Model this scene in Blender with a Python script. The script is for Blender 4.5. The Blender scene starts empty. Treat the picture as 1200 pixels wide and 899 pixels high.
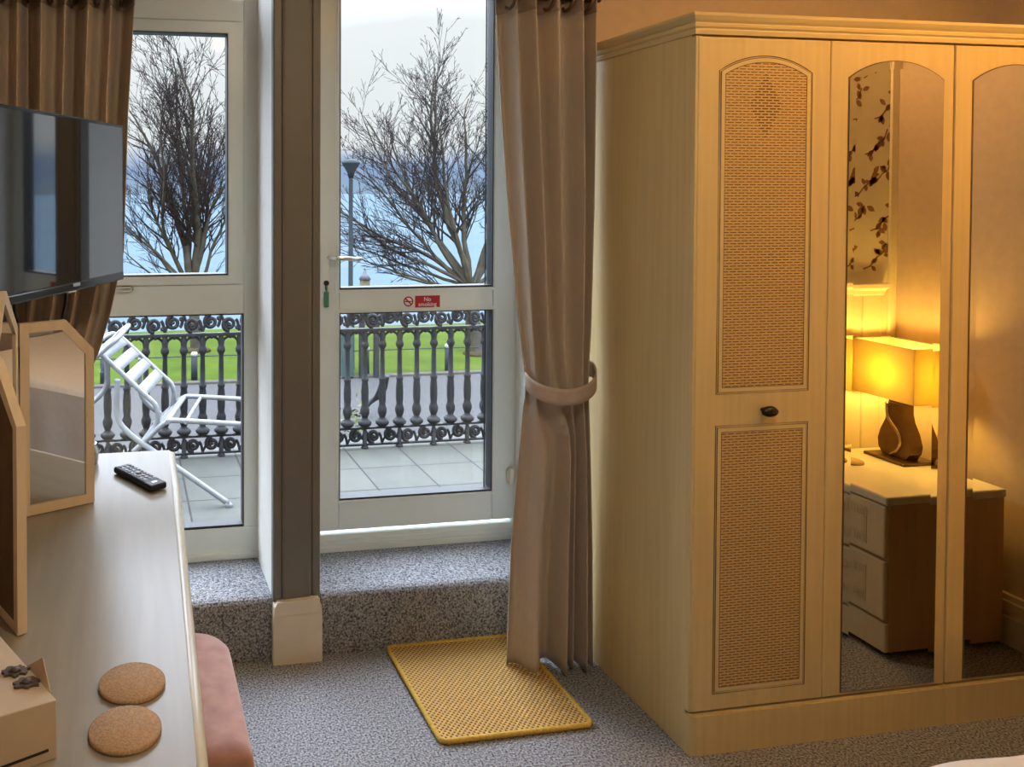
import bpy, bmesh, math, random
from mathutils import Vector, Matrix
PI = math.pi
sc = bpy.context.scene
COL = sc.collection

# ------------------------------------------------------------------ camera
cam_d = bpy.data.cameras.new('camera'); cam = bpy.data.objects.new('camera', cam_d); COL.objects.link(cam)
cam.location = (0, 0, 1.55)
cam.rotation_euler = (math.radians(90 - 1.177), 0, -math.radians(9.423))
cam_d.sensor_fit = 'HORIZONTAL'; cam_d.sensor_width = 36; cam_d.lens = 950 / 1200 * 36
cam_d.shift_x = (600 - 305.93) / 1200; cam_d.shift_y = (245.33 - 449.5) / 1200
cam_d.clip_start = .02; cam_d.clip_end = 6000
sc.camera = cam

# ------------------------------------------------------------------ colour management, light
sc.view_settings.view_transform = 'Standard'; sc.view_settings.look = 'None'
sc.view_settings.gamma = 1; sc.view_settings.use_curve_mapping = False
sc.view_settings.exposure = 0.0
try:
    sc.cycles.use_denoising = True; sc.cycles.sample_clamp_indirect = 6
    sc.cycles.max_bounces = 10; sc.cycles.diffuse_bounces = 6; sc.cycles.glossy_bounces = 6
    sc.cycles.transparent_max_bounces = 16; sc.cycles.caustics_reflective = False; sc.cycles.sample_clamp_indirect = 12
except Exception: pass

SKY_GAIN = 1.0
world = bpy.data.worlds.new('overcast_sky'); sc.world = world; world.use_nodes = True
nt = world.node_tree; nt.nodes.clear()
tc = nt.nodes.new('ShaderNodeTexCoord'); sx = nt.nodes.new('ShaderNodeSeparateXYZ')
nz = nt.nodes.new('ShaderNodeTexNoise'); nz.inputs['Scale'].default_value = 7; nz.inputs['Detail'].default_value = 3
mp = nt.nodes.new('ShaderNodeMapping'); mp.inputs['Scale'].default_value = (1, 1, 5)
ad = nt.nodes.new('ShaderNodeMath'); ad.operation = 'MULTIPLY_ADD'; ad.inputs[1].default_value = .05; ad.inputs[2].default_value = -.025
sm = nt.nodes.new('ShaderNodeMath'); sm.operation = 'ADD'
rp = nt.nodes.new('ShaderNodeValToRGB'); bg = nt.nodes.new('ShaderNodeBackground'); ow = nt.nodes.new('ShaderNodeOutputWorld')
L = nt.links.new
L(tc.outputs['Generated'], sx.inputs[0]); L(tc.outputs['Generated'], mp.inputs[0]); L(mp.outputs[0], nz.inputs['Vector'])
L(nz.outputs['Fac'], ad.inputs[0]); L(sx.outputs['Z'], sm.inputs[0]); L(ad.outputs[0], sm.inputs[1]); L(sm.outputs[0], rp.inputs[0])
cr = rp.color_ramp; e = cr.elements
e[0].position = 0.0; e[0].color = (.37, .53, .74, 1)
e[1].position = .03; e[1].color = (.33, .47, .76, 1)
for p_, c_ in ((.058, (.90, .93, .97, 1)), (.20, (1.0, 1.02, 1.06, 1)), (.24, (1.4, 1.5, 1.7, 1)), (.285, (6.5, 7.0, 8.3, 1)), (.45, (10, 10.9, 13, 1)), (1, (12.5, 13.6, 16.3, 1))):
    n_ = e.new(p_); n_.color = c_
bg.inputs['Strength'].default_value = SKY_GAIN
L(rp.outputs[0], bg.inputs[0]); L(bg.outputs[0], ow.inputs[0])

CEILING_LIGHT_W = 32; CEILING_COL = (1, .52, .15)
FILL_W = 34; FILL_COL = (1, .86, .62)  # added neutral fill lamp, not a known source
BEDSIDE_W = 9.5; BEDSIDE_COL = (1, .56, .09)

# ------------------------------------------------------------------ materials
def lin(r, g, b):
    f = lambda v: (v / 255 / 12.92) if v / 255 <= .04045 else ((v / 255 + .055) / 1.055) ** 2.4
    return (f(r), f(g), f(b), 1)
def mat(name, c, rough=.5, metal=0, noise=0, scale=20, stretch=(1, 1, 1), bump=0, spec=.5, c2=None, sheen=0, detail=3):
    m = bpy.data.materials.new(name); m.use_nodes = True; n = m.node_tree.nodes; l = m.node_tree.links.new
    b = n['Principled BSDF']; c = tuple(c) + ((1,) if len(c) == 3 else ())
    b.inputs['Base Color'].default_value = c; b.inputs['Roughness'].default_value = rough; b.inputs['Metallic'].default_value = metal
    b.inputs['Specular IOR Level'].default_value = spec
    if sheen: b.inputs['Sheen Weight'].default_value = sheen
    if noise or bump or c2:
        t = n.new('ShaderNodeTexCoord'); mpn = n.new('ShaderNodeMapping'); mpn.inputs['Scale'].default_value = stretch
        z = n.new('ShaderNodeTexNoise'); z.inputs['Scale'].default_value = scale; z.inputs['Detail'].default_value = detail
        l(t.outputs['Object'], mpn.inputs[0]); l(mpn.outputs[0], z.inputs['Vector'])
        r = n.new('ShaderNodeValToRGB'); r.color_ramp.elements[0].position = .3; r.color_ramp.elements[1].position = .7
        if c2 is None:
            lo = tuple(v * (1 - noise) for v in c[:3]) + (1,); hi = tuple(min(1, v * (1 + noise)) for v in c[:3]) + (1,)
        else: lo, hi = c, tuple(c2) + ((1,) if len(c2) == 3 else ())
        r.color_ramp.elements[0].color = lo; r.color_ramp.elements[1].color = hi
        l(z.outputs['Fac'], r.inputs[0]); l(r.outputs[0], b.inputs['Base Color'])
        if bump:
            bp = n.new('ShaderNodeBump'); bp.inputs['Strength'].default_value = bump; bp.inputs['Distance'].default_value = .004
            l(z.outputs['Fac'], bp.inputs['Height']); l(bp.outputs[0], b.inputs['Normal'])
    return m
def glass_mat(name, tint=(1, 1, 1, 1)):
    m = bpy.data.materials.new(name); m.use_nodes = True; n = m.node_tree.nodes; l = m.node_tree.links.new; n.clear()
    tr = n.new('ShaderNodeBsdfTransparent'); tr.inputs[0].default_value = tint
    gl = n.new('ShaderNodeBsdfGlossy'); gl.inputs['Roughness'].default_value = 0
    fr = n.new('ShaderNodeFresnel'); fr.inputs['IOR'].default_value = 1.45
    ge = n.new('ShaderNodeNewGeometry'); io = n.new('ShaderNodeMapRange'); io.inputs['To Min'].default_value = 1.45; io.inputs['To Max'].default_value = 1 / 1.45
    l(ge.outputs['Backfacing'], io.inputs['Value']); l(io.outputs[0], fr.inputs['IOR'])   # pane lets steep light out of its far face
    mx = n.new('ShaderNodeMixShader'); o = n.new('ShaderNodeOutputMaterial')
    l(fr.outputs[0], mx.inputs[0]); l(tr.outputs[0], mx.inputs[1]); l(gl.outputs[0], mx.inputs[2]); l(mx.outputs[0], o.inputs[0])
    return m
def brick_mat(name, c1, c2, mortar, bw, rh, ms, axes='xz', offset=.5, shift=(0, 0), rough=.6, bump=.5, dist=.002, noise=0):
    m = bpy.data.materials.new(name); m.use_nodes = True; n = m.node_tree.nodes; l = m.node_tree.links.new
    b = n['Principled BSDF']; b.inputs['Roughness'].default_value = rough
    t = n.new('ShaderNodeTexCoord'); s = n.new('ShaderNodeSeparateXYZ'); c = n.new('ShaderNodeCombineXYZ')
    l(t.outputs['Object'], s.inputs[0]); l(s.outputs['XYZ'.index(axes[0].upper())], c.inputs[0]); l(s.outputs['XYZ'.index(axes[1].upper())], c.inputs[1])
    mpn = n.new('ShaderNodeMapping'); mpn.inputs['Location'].default_value = (shift[0], shift[1], 0); l(c.outputs[0], mpn.inputs[0])
    k = n.new('ShaderNodeTexBrick'); k.offset = offset; k.squash = 1
    k.inputs['Color1'].default_value = c1; k.inputs['Color2'].default_value = c2; k.inputs['Mortar'].default_value = mortar
    k.inputs['Scale'].default_value = 1; k.inputs['Brick Width'].default_value = bw; k.inputs['Row Height'].default_value = rh
    k.inputs['Mortar Size'].default_value = ms; k.inputs['Mortar Smooth'].default_value = .4
    l(mpn.outputs[0], k.inputs['Vector'])
    src = k.outputs['Color']
    if noise:
        z = n.new('ShaderNodeTexNoise'); z.inputs['Scale'].default_value = 9; z.inputs['Detail'].default_value = 6; l(t.outputs['Object'], z.inputs['Vector'])
        r = n.new('ShaderNodeValToRGB'); r.color_ramp.elements[0].color = (1 - noise,) * 3 + (1,); r.color_ramp.elements[1].color = (1 + noise * .3, 1 + noise * .3, 1, 1)
        mm = n.new('ShaderNodeMixRGB'); mm.blend_type = 'MULTIPLY'; mm.inputs[0].default_value = 1
        l(z.outputs['Fac'], r.inputs[0]); l(src, mm.inputs[1]); l(r.outputs[0], mm.inputs[2]); src = mm.outputs[0]
    l(src, b.inputs['Base Color'])
    if bump:
        inv = n.new('ShaderNodeMath'); inv.operation = 'SUBTRACT'; inv.inputs[0].default_value = 1; l(k.outputs['Fac'], inv.inputs[1])
        bp = n.new('ShaderNodeBump'); bp.inputs['Strength'].default_value = bump; bp.inputs['Distance'].default_value = dist
        l(inv.outputs[0], bp.inputs['Height']); l(bp.outputs[0], b.inputs['Normal'])
    return m

M = {}
M['wall'] = mat('beige_wall_paint', (.52, .43, .36), .8, noise=.04, scale=30)
M['ceil'] = mat('ceiling_white', (.75, .72, .66), .9, noise=.02)
M['pillar'] = mat('taupe_paint', (.165, .16, .148), .45, noise=.03, scale=15)
M['reveal'] = mat('reveal_white_paint', (.78, .79, .76), .5, noise=.03)
M['upvc'] = mat('white_upvc', (.70, .74, .70), .3, noise=.02, scale=8)
M['gasket'] = mat('black_gasket', (.015, .016, .018), .5, noise=.2)
M['carpet'] = mat('grey_speckled_carpet', (.045, .046, .053), .95, c2=(.47, .48, .51), scale=165, bump=.7, spec=.1, detail=2)
M['skirt'] = mat('cream_skirting', (.72, .66, .54), .4, noise=.03)
M['wood'] = mat('cream_ash_laminate', (.64, .49, .235), .40, c2=(.70, .56, .29), scale=9, stretch=(6, 6, .25), bump=.03)
M['wood_shade'] = mat('cream_ash_shadow_line', (.16, .09, .035), .6, noise=.2)  # painted shade for the routed grooves and the mirror surround
M['cornice'] = mat('cream_ash_cornice', (.66, .52, .26), .38, c2=(.70, .57, .30), scale=9, stretch=(.3, .3, 6))
M['wicker'] = None
M['bronze'] = mat('dark_bronze_knob', (.035, .025, .02), .3, .6, noise=.2)
M['mirror'] = mat('silvered_mirror', (.86, .86, .84), .0, 1.0, noise=.005, scale=2)
M['desk'] = mat('pale_ash_desk_top', (.275, .242, .188), .28, c2=(.32, .283, .222), scale=6, stretch=(6, .4, 6), spec=.31)
M['desk_edge'] = mat('cream_desk_edge', (.62, .60, .50), .3, noise=.03)
M['mframe'] = mat('light_oak_mirror_frame', (.72, .60, .43), .4, c2=(.77, .65, .48), scale=14, stretch=(4, 4, .5))
M['mback'] = mat('brown_hardboard_back', (.13, .085, .04), .7, noise=.15)
M['tvscreen'] = mat('black_glass_screen', (.012, .014, .017), .04, noise=.05, spec=.9)
M['tvscreen'].node_tree.nodes['Principled BSDF'].inputs['IOR'].default_value = 1.95
M['tvcase'] = mat('black_gloss_plastic', (.014, .015, .018), .18, noise=.1, spec=.6)
M['silverlogo'] = mat('silver_print', (.6, .62, .65), .3, .5, noise=.05)
M['blackrub'] = mat('black_rubber', (.012, .012, .013), .5, noise=.2)
M['button'] = mat('charcoal_buttons', (.06, .065, .075), .4, noise=.2)
M['btnlite'] = mat('grey_buttons', (.24, .25, .27), .4, noise=.1)
M['cork'] = mat('cork', (.38, .245, .145), .85, c2=(.56, .385, .25), scale=260, bump=.3, spec=.15)
M['box'] = mat('cream_card', (.60, .50, .38), .6, noise=.05, scale=10)
M['slot'] = mat('dark_slot', (.04, .025, .015), .8, noise=.2)
M['leafmetal'] = mat('dark_wooden_trinket', (.10, .075, .065), .45, noise=.3, scale=80)
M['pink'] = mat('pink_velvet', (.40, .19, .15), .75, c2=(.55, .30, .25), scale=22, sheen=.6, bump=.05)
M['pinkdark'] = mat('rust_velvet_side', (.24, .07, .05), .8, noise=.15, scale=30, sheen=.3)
M['mat'] = None
M['curt'] = mat('taupe_faux_silk', (.48, .40, .315), .5, c2=(.54, .45, .36), scale=60, stretch=(8, 8, .6), bump=.08, sheen=.3, spec=.4)
M['curthead'] = mat('brown_curtain_header', (.37, .29, .23), .5, noise=.1, scale=50)
M['tie'] = mat('taupe_tieback', (.50, .40, .34), .6, noise=.06, scale=60)
M['ring'] = mat('bronze_eyelet', (.18, .12, .09), .3, .9, noise=.1)
M['chrome'] = mat('brushed_steel', (.72, .72, .70), .22, 1, noise=.04)
M['alu'] = mat('brushed_aluminium', (.23, .24, .255), .5, .35, noise=.1, scale=40)
M['red'] = mat('red_sign_vinyl', (.42, .006, .015), .4, noise=.05)
M['white'] = mat('white_print', (.82, .8, .8), .5, noise=.02)
M['tag'] = mat('green_key_tag', (.06, .20, .12), .5, noise=.2, scale=60)
M['iron'] = mat('black_cast_iron', (.0085, .0095, .011), .55, c2=(.02, .022, .025), scale=40, bump=.2, spec=.25)
M['tile'] = brick_mat('concrete_paving_slabs', (.088, .089, .08, 1), (.072, .075, .069, 1), (.02, .02, .02, 1), .31, .305, .006, axes='xy', offset=0, shift=(.03, .18), rough=.85, bump=.3, noise=.35)
M['asphalt'] = mat('grey_asphalt', (.036, .0355, .036), .9, c2=(.049, .048, .049), scale=12, detail=8, spec=.1)
M['kerb'] = mat('stone_kerb', (.05, .045, .037), .9, noise=.25, spec=.1)
M['grass'] = mat('lawn_grass', (.024, .043, .003), .95, c2=(.042, .063, .005), scale=2.2, detail=8, bump=.3, spec=.05)
M['soil'] = mat('bare_soil', (.028, .020, .012), 1, c2=(.042, .034, .016), scale=6, detail=6, spec=.05)
M['bark'] = mat('tree_bark', (.028, .025, .018), .9, c2=(.052, .046, .033), scale=9, bump=.4, spec=.1)
M['twig'] = mat('dark_twigs', (.017, .0135, .0135), .9, noise=.2, scale=5, spec=.05)
M['lampgrey'] = mat('grey_lamp_post_paint', (.02, .026, .03), .7, noise=.1, spec=.15)
M['bollw'] = mat('white_bollard_cap', (.22, .22, .21), .6, noise=.05, spec=.2)
M['teal'] = mat('teal_cabinet_paint', (.022, .043, .043), .6, noise=.1, spec=.2)
M['leaf'] = mat('yellow_green_leaves', (.055, .075, .012), .6, c2=(.10, .108, .03), scale=25, spec=.2)
M['kiosk'] = mat('cream_render', (.11, .095, .05), .8, noise=.08, spec=.1)
M['roofdark'] = mat('slate_roof', (.05, .05, .06), .7, noise=.2)
M['sea'] = mat('sea_water', (.052, .074, .091), .7, c2=(.062, .084, .100), scale=.02, stretch=(1, 6, 1), spec=0)
M['duvet'] = mat('white_bed_linen', (.80, .78, .77), .8, noise=.03, scale=40, bump=.15, sheen=.2)
M['bedbase'] = mat('bed_base_fabric', (.30, .24, .19), .8, noise=.1)
M['cream'] = mat('cream_bedside_laminate', (.62, .54, .36), .4, noise=.05, scale=12, stretch=(4, 4, .4))
M['brownside'] = mat('honey_side_panel', (.44, .28, .12), .45, c2=(.50, .33, .15), scale=8, stretch=(5, 5, .3))
M['gold'] = mat('antique_gold', (.50, .36, .16), .25, .9, noise=.1)
M['goldd'] = mat('dark_bronze_panel', (.16, .10, .05), .3, .8, noise=.15)
M['panel'] = None
M['glass'] = glass_mat('clear_glazing', (.96, .98, .97, 1))
# shade: translucent fabric
m = bpy.data.materials.new('lampshade_fabric'); m.use_nodes = True; n = m.node_tree.nodes; l = m.node_tree.links.new; n.clear()
tl = n.new('ShaderNodeBsdfTranslucent'); tl.inputs[0].default_value = (.54, .46, .20, 1); df = n.new('ShaderNodeBsdfDiffuse'); df.inputs[0].default_value = (.8, .7, .5, 1)
mx = n.new('ShaderNodeMixShader'); mx.inputs[0].default_value = .4; oo = n.new('ShaderNodeOutputMaterial'); tx = n.new('ShaderNodeTexNoise'); tx.inputs['Scale'].default_value = 300
bp = n.new('ShaderNodeBump'); bp.inputs['Strength'].default_value = .1; l(tx.outputs['Fac'], bp.inputs['Height']); l(bp.outputs[0], df.inputs['Normal'])
l(tl.outputs[0], mx.inputs[1]); l(df.outputs[0], mx.inputs[2]); l(mx.outputs[0], oo.inputs[0]); M['shade'] = m
# doormat weave
def weave_mat(name, hi, lo, s):
    m = bpy.data.materials.new(name); m.use_nodes = True; n = m.node_tree.nodes; l = m.node_tree.links.new; b = n['Principled BSDF']; b.inputs['Roughness'].default_value = .9
    b.inputs['Specular IOR Level'].default_value = .1
    t = n.new('ShaderNodeTexCoord'); s_ = n.new('ShaderNodeSeparateXYZ'); l(t.outputs['Object'], s_.inputs[0])
    outs = []
    for i in (0, 1):
        k = n.new('ShaderNodeMath'); k.operation = 'MULTIPLY'; k.inputs[1].default_value = 2 * PI / s; l(s_.outputs[i], k.inputs[0])
        q = n.new('ShaderNodeMath'); q.operation = 'SINE'; l(k.outputs[0], q.inputs[0]); outs.append(q)
    mu = n.new('ShaderNodeMath'); mu.operation = 'MULTIPLY'; l(outs[0].outputs[0], mu.inputs[0]); l(outs[1].outputs[0], mu.inputs[1])
    r = n.new('ShaderNodeValToRGB'); r.color_ramp.elements[0].position = .12; r.color_ramp.elements[1].position = .55
    r.color_ramp.elements[0].color = hi; r.color_ramp.elements[1].color = lo
    l(mu.outputs[0], r.inputs[0]); l(r.outputs[0], b.inputs['Base Color'])
    bp = n.new('ShaderNodeBump'); bp.inputs['Strength'].default_value = .8; bp.inputs['Distance'].default_value = .003; bp.invert = True
    l(mu.outputs[0], bp.inputs['Height']); l(bp.outputs[0], b.inputs['Normal'])
    return m
def wicker_mat():
    m = bpy.data.materials.new('woven_wicker'); m.use_nodes = True; n = m.node_tree.nodes; l = m.node_tree.links.new; b = n['Principled BSDF']; b.inputs['Roughness'].default_value = .55
    t = n.new('ShaderNodeTexCoord'); s_ = n.new('ShaderNodeSeparateXYZ'); l(t.outputs['Object'], s_.inputs[0]); X, Z = s_.outputs['X'], s_.outputs['Z']
    def f(op, a, b_=None, c=None):
        k = n.new('ShaderNodeMath'); k.operation = op
        for i, v in enumerate((a, b_, c)):
            if v is None: continue
            if isinstance(v, (int, float)): k.inputs[i].default_value = v
            else: l(v, k.inputs[i])
        return k.outputs[0]
    r = f('DIVIDE', Z, .0077); fr = f('FRACT', r); k = f('FLOOR', r)
    xx = f('ADD', f('DIVIDE', X, .0235), f('MULTIPLY', f('MODULO', k, 2), .5)); fx = f('FRACT', xx)
    dia = f('LESS_THAN', f('ADD', f('DIVIDE', f('ABSOLUTE', f('SUBTRACT', X, .2135)), .05), f('DIVIDE', f('ABSOLUTE', f('SUBTRACT', Z, 1.79)), .09)), 1)
    gap = f('LESS_THAN', fr, f('ADD', .30, f('MULTIPLY', dia, .16)))
    d = f('MULTIPLY', f('MULTIPLY', gap, f('GREATER_THAN', fx, .10)), f('LESS_THAN', fx, .90))
    z = n.new('ShaderNodeTexNoise'); z.inputs['Scale'].default_value = 60; l(t.outputs['Object'], z.inputs['Vector'])
    base = n.new('ShaderNodeMixRGB'); base.inputs[1].default_value = (.54, .36, .145, 1); base.inputs[2].default_value = (.68, .48, .22, 1); l(z.outputs['Fac'], base.inputs[0])
    mx = n.new('ShaderNodeMixRGB'); l(d, mx.inputs[0]); l(base.outputs[0], mx.inputs[1]); mx.inputs[2].default_value = (.12, .05, .014, 1)  # shadows between the strands are put into the colour as dark dashes
    l(mx.outputs[0], b.inputs['Base Color'])
    bp = n.new('ShaderNodeBump'); bp.inputs['Strength'].default_value = .6; bp.inputs['Distance'].default_value = .0015; l(f('SUBTRACT', 1, d), bp.inputs['Height']); l(bp.outputs[0], b.inputs['Normal'])
    return m
M['wicker'] = wicker_mat()
M['mat'] = weave_mat('golden_woven_jute', (.66, .43, .15, 1), (.17, .09, .045, 1), .0165)
M['matedge'] = mat('golden_jute_border', (.62, .41, .09), .9, noise=.2, scale=150, bump=.4, spec=.1)
# beadboard: vertical grooves
def bead_mat():
    m = mat('cream_beadboard_paint', (.66, .56, .42), .45, noise=.02); n = m.node_tree.nodes; l = m.node_tree.links.new
    w = n.new('ShaderNodeTexWave'); w.bands_direction = 'X'; w.inputs['Scale'].default_value = 1 / (.085 * PI * 2) * 2; w.wave_profile = 'SAW'
    t = n.new('ShaderNodeTexCoord'); l(t.outputs['Object'], w.inputs['Vector'])
    r = n.new('ShaderNodeValToRGB'); r.color_ramp.elements[0].position = .0; r.color_ramp.elements[0].color = (0, 0, 0, 1); r.color_ramp.elements[1].position = .1
    l(w.outputs['Fac'], r.inputs[0]); bp = n.new('ShaderNodeBump'); bp.inputs['Distance'].default_value = .006; bp.inputs['Strength'].default_value = 1
    l(r.outputs[0], bp.inputs['Height']); l(bp.outputs[0], n['Principled BSDF'].inputs['Normal']); return m
M['panel'] = bead_mat()
M['paper'] = mat('pale_wallpaper_ground', (.70, .68, .56), .8, noise=.04, scale=12)
M['paperleaf'] = mat('brown_wallpaper_print', (.22, .11, .075), .8, c2=(.34, .19, .13), scale=40)

# ------------------------------------------------------------------ geometry helpers
class MB:
    def __init__(self): self.bm = bmesh.new(); self.smooth = []
    def box(self, x0, x1, y0, y1, z0, z1, bev=0, seg=2):
        r = bmesh.ops.create_cube(self.bm, size=1); vs = r['verts']
        for v in vs: v.co = ((x0 + x1) / 2 + v.co.x * (x1 - x0), (y0 + y1) / 2 + v.co.y * (y1 - y0), (z0 + z1) / 2 + v.co.z * (z1 - z0))
        if bev:
            es = list({e for v in vs for e in v.link_edges})
            bmesh.ops.bevel(self.bm, geom=es, offset=bev, segments=seg, profile=.5, affect='EDGES')
        return self
    def verts_faces(self, V, F, smooth=False):
        vs = [self.bm.verts.new(v) for v in V]
        for f in F:
            try:
                fc = self.bm.faces.new([vs[i] for i in f]); fc.smooth = smooth
            except ValueError: pass
        return self
    def prism(self, pts, axis, d0, d1):
        """pts: 2-D polygon; axis: 'y' (pts are x,z) / 'z' (x,y) / 'x' (y,z)"""
        f = {'y': lambda a, b, d: (a, d, b), 'z': lambda a, b, d: (a, b, d), 'x': lambda a, b, d: (d, a, b)}[axis]
        n_ = len(pts)
        V = [f(a, b, d0) for a, b in pts] + [f(a, b, d1) for a, b in pts]
        F = [tuple(range(n_)), tuple(range(2 * n_ - 1, n_ - 1, -1))] + [(i, i + n_, (i + 1) % n_ + n_, (i + 1) % n_) for i in range(n_)]
        return self.verts_faces(V, F)
    def ring(self, outer, inner, axis, d0, d1, di=None):
        """band between two polygons of equal length; front at d0, back at d1"""
        f = {'y': lambda a, b, d: (a, d, b), 'z': lambda a, b, d: (a, b, d), 'x': lambda a, b, d: (d, a, b)}[axis]
        n_ = len(outer); di = d0 if di is None else di
        V = [f(*p, d0) for p in outer] + [f(*p, di) for p in inner] + [f(*p, d1) for p in outer] + [f(*p, d1) for p in inner]
        F = []
        for i in range(n_):
            j = (i + 1) % n_
            F += [(i, j, n_ + j, n_ + i), (2 * n_ + j, 2 * n_ + i, 3 * n_ + i, 3 * n_ + j), (j, i, 2 * n_ + i, 2 * n_ + j), (n_ + i, n_ + j, 3 * n_ + j, 3 * n_ + i)]
        return self.verts_faces(V, F)
    def tube(self, path, r, n=8, closed=False, caps=True, smooth=True, flat=1.0, fdir=None):
        P = [Vector(p) for p in path]; k = len(P)
        R = r if isinstance(r, (list, tuple)) else [r] * k
        rings = []; prev = None
        for i in range(k):
            if closed: t = P[(i + 1) % k] - P[i - 1]
            else: t = P[min(i + 1, k - 1)] - P[max(i - 1, 0)]
            if t.length < 1e-9: t = Vector((0, 0, 1))
            t.normalize()
            if prev is None:
                a = Vector((0, 0, 1)) if abs(t.z) < .9 else Vector((1, 0, 0))
                if fdir: a = Vector(fdir)
                u = (a - t * a.dot(t)); u.normalize()
            else:
                u = prev - t * prev.dot(t)
                if u.length < 1e-6: u = t.orthogonal()
                u.normalize()
            prev = u; w = t.cross(u)
            rings.append([self.bm.verts.new(P[i] + (u * math.cos(2 * PI * j / n) * flat + w * math.sin(2 * PI * j / n)) * R[i]) for j in range(n)])
        for i in range(k if closed else k - 1):
            a, b = rings[i], rings[(i + 1) % k]
            for j in range(n):
                fc = self.bm.faces.new((a[j], a[(j + 1) % n], b[(j + 1) % n], b[j])); fc.smooth = smooth
        if caps and not closed:
            self.bm.faces.new(list(reversed(rings[0]))); self.bm.faces.new(rings[-1])
        return self
    def lathe(self, prof, c, n=16, axis='z', smooth=True, sx=1, sy=1):
        """prof: (radius, height) pairs"""
        rings = []
        for r_, h in prof:
            ring = []
            for j in range(n):
                a = 2 * PI * j / n; p = (math.cos(a) * r_ * sx, math.sin(a) * r_ * sy, h)
                if axis == 'y': p = (p[0], p[2], p[1])
                if axis == 'x': p = (p[2], p[0], p[1])
                ring.append(self.bm.verts.new((c[0] + p[0], c[1] + p[1], c[2] + p[2])))
            rings.append(ring)
        for a, b in zip(rings, rings[1:]):
            for j in range(n):
                fc = self.bm.faces.new((a[j], a[(j + 1) % n], b[(j + 1) % n], b[j])); fc.smooth = smooth
        self.bm.faces.new(list(reversed(rings[0]))); self.bm.faces.new(rings[-1])
        return self
    def grid(self, fn, nu, nv, smooth=True, thick=0):
        V = [[self.bm.verts.new(fn(i / nu, j / nv)) for i in range(nu + 1)] for j in range(nv + 1)]
        for j in range(nv):
            for i in range(nu):
                fc = self.bm.faces.new((V[j][i], V[j][i + 1], V[j + 1][i + 1], V[j + 1][i])); fc.smooth = smooth
        return self
    def build(self, name, material, parent=None, base=(0, 0, 0), normals=True, xf=None):
        if xf is not None: self.bm.transform(xf)
        if normals: bmesh.ops.recalc_face_normals(self.bm, faces=self.bm.faces)
        if any(base): bmesh.ops.translate(self.bm, verts=self.bm.verts, vec=-Vector(base))
        me = bpy.data.meshes.new(name); self.bm.to_mesh(me); self.bm.free()
        o = bpy.data.objects.new(name, me); COL.objects.link(o); me.materials.append(material)
        if parent is not None: o.parent = parent
        elif any(base): o.location = base
        return o
def tag(o, label, cat, group=None, kind=None):
    o['label'] = label; o['category'] = cat
    if group: o['group'] = group
    if kind: o['kind'] = kind
    return o
def thing(name, label, cat, loc, group=None):
    o = bpy.data.objects.new(name, None); COL.objects.link(o); o.location = loc; o.empty_display_size = .05
    return tag(o, label, cat, group)
def struct(o): o['kind'] = 'structure'; return o
def solidify(o, t, off=-1):
    md = o.modifiers.new('thickness', 'SOLIDIFY'); md.thickness = t; md.offset = off
def rect(x0, x1, z0, z1): return [(x0, z0), (x1, z0), (x1, z1), (x0, z1)]
def frame(mb, x0, x1, z0, z1, w, y0, y1, wb=None, wt=None, bev=.004):
    wb = w if wb is None else wb; wt = w if wt is None else wt
    mb.ring(rect(x0, x1, z0, z1), rect(x0 + w, x1 - w, z0 + wb, z1 - wt), 'y', y0 + bev, y1)
    mb.ring(rect(x0 + bev, x1 - bev, z0 + bev, z1 - bev), rect(x0 + w - bev, x1 - w + bev, z0 + wb - bev, z1 - wt + bev), 'y', y0, y0 + bev + .001)
    return mb
def arch(x0, x1, z0, zs, za, n=14):
    """rectangle with a low segmental arch on top"""
    h = za - zs; c = (x1 - x0) / 2; R = (c * c + h * h) / (2 * h); a = math.asin(min(1, c / R))
    pts = [(x0, z0), (x1, z0)]
    for i in range(n + 1):
        t = a - 2 * a * i / n
        pts.append(((x0 + x1) / 2 + R * math.sin(t), za - R + R * math.cos(t)))
    return pts
def archin(x0, x1, z0, zs, za, d, n=14): return arch(x0 + d, x1 - d, z0 + d, zs - d * .55, za - d, n)
def smoothpath(pts, n=8):
    P = [Vector(p) for p in pts]; out = []
    for i in range(len(P) - 1):
        p0 = P[max(i - 1, 0)]; p1 = P[i]; p2 = P[i + 1]; p3 = P[min(i + 2, len(P) - 1)]
        for k in range(n):
            t = k / n
            out.append(.5 * ((2 * p1) + (p2 - p0) * t + (2 * p0 - 5 * p1 + 4 * p2 - p3) * t * t + (3 * p1 - p0 - 3 * p2 + p3) * t ** 3))
    out.append(P[-1]); return out

# ================================================================== THE ROOM
XL, XR, YB, YW, YD, ZC = -.47, 3.28, -1.35, 2.62, 2.951, 2.72
struct(MB().box(XL - .1, XR + .1, YB - .1, YW + .02, -.1, 0).build('floor', M['carpet']))
struct(MB().box(XL - .1, XR + .1, YB - .1, 3.1, ZC, ZC + .1).build('ceiling', M['ceil']))
struct(MB().box(XL - .1, XL, YB - .1, 3.1, -.1, ZC).build('wall_left', M['wall']))
struct(MB().box(XR, XR + .1, YB - .1, 3.1, -.1, ZC).build('wall_right', M['wall']))
struct(MB().box(XL, XR, YB - .1, YB, -.1, ZC).build('wall_back', M['wall']))
w = MB().box(XL, -.30, YW, 3.05, -.1, ZC).box(1.505, XR, YW, 3.05, -.1, ZC).box(-.30, 1.505, YW, 3.05, 2.55, ZC).box(-.30, 1.505, 2.60, 3.02, -.3, -.005)
struct(w.build('wall_front', M['wall']))
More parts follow.
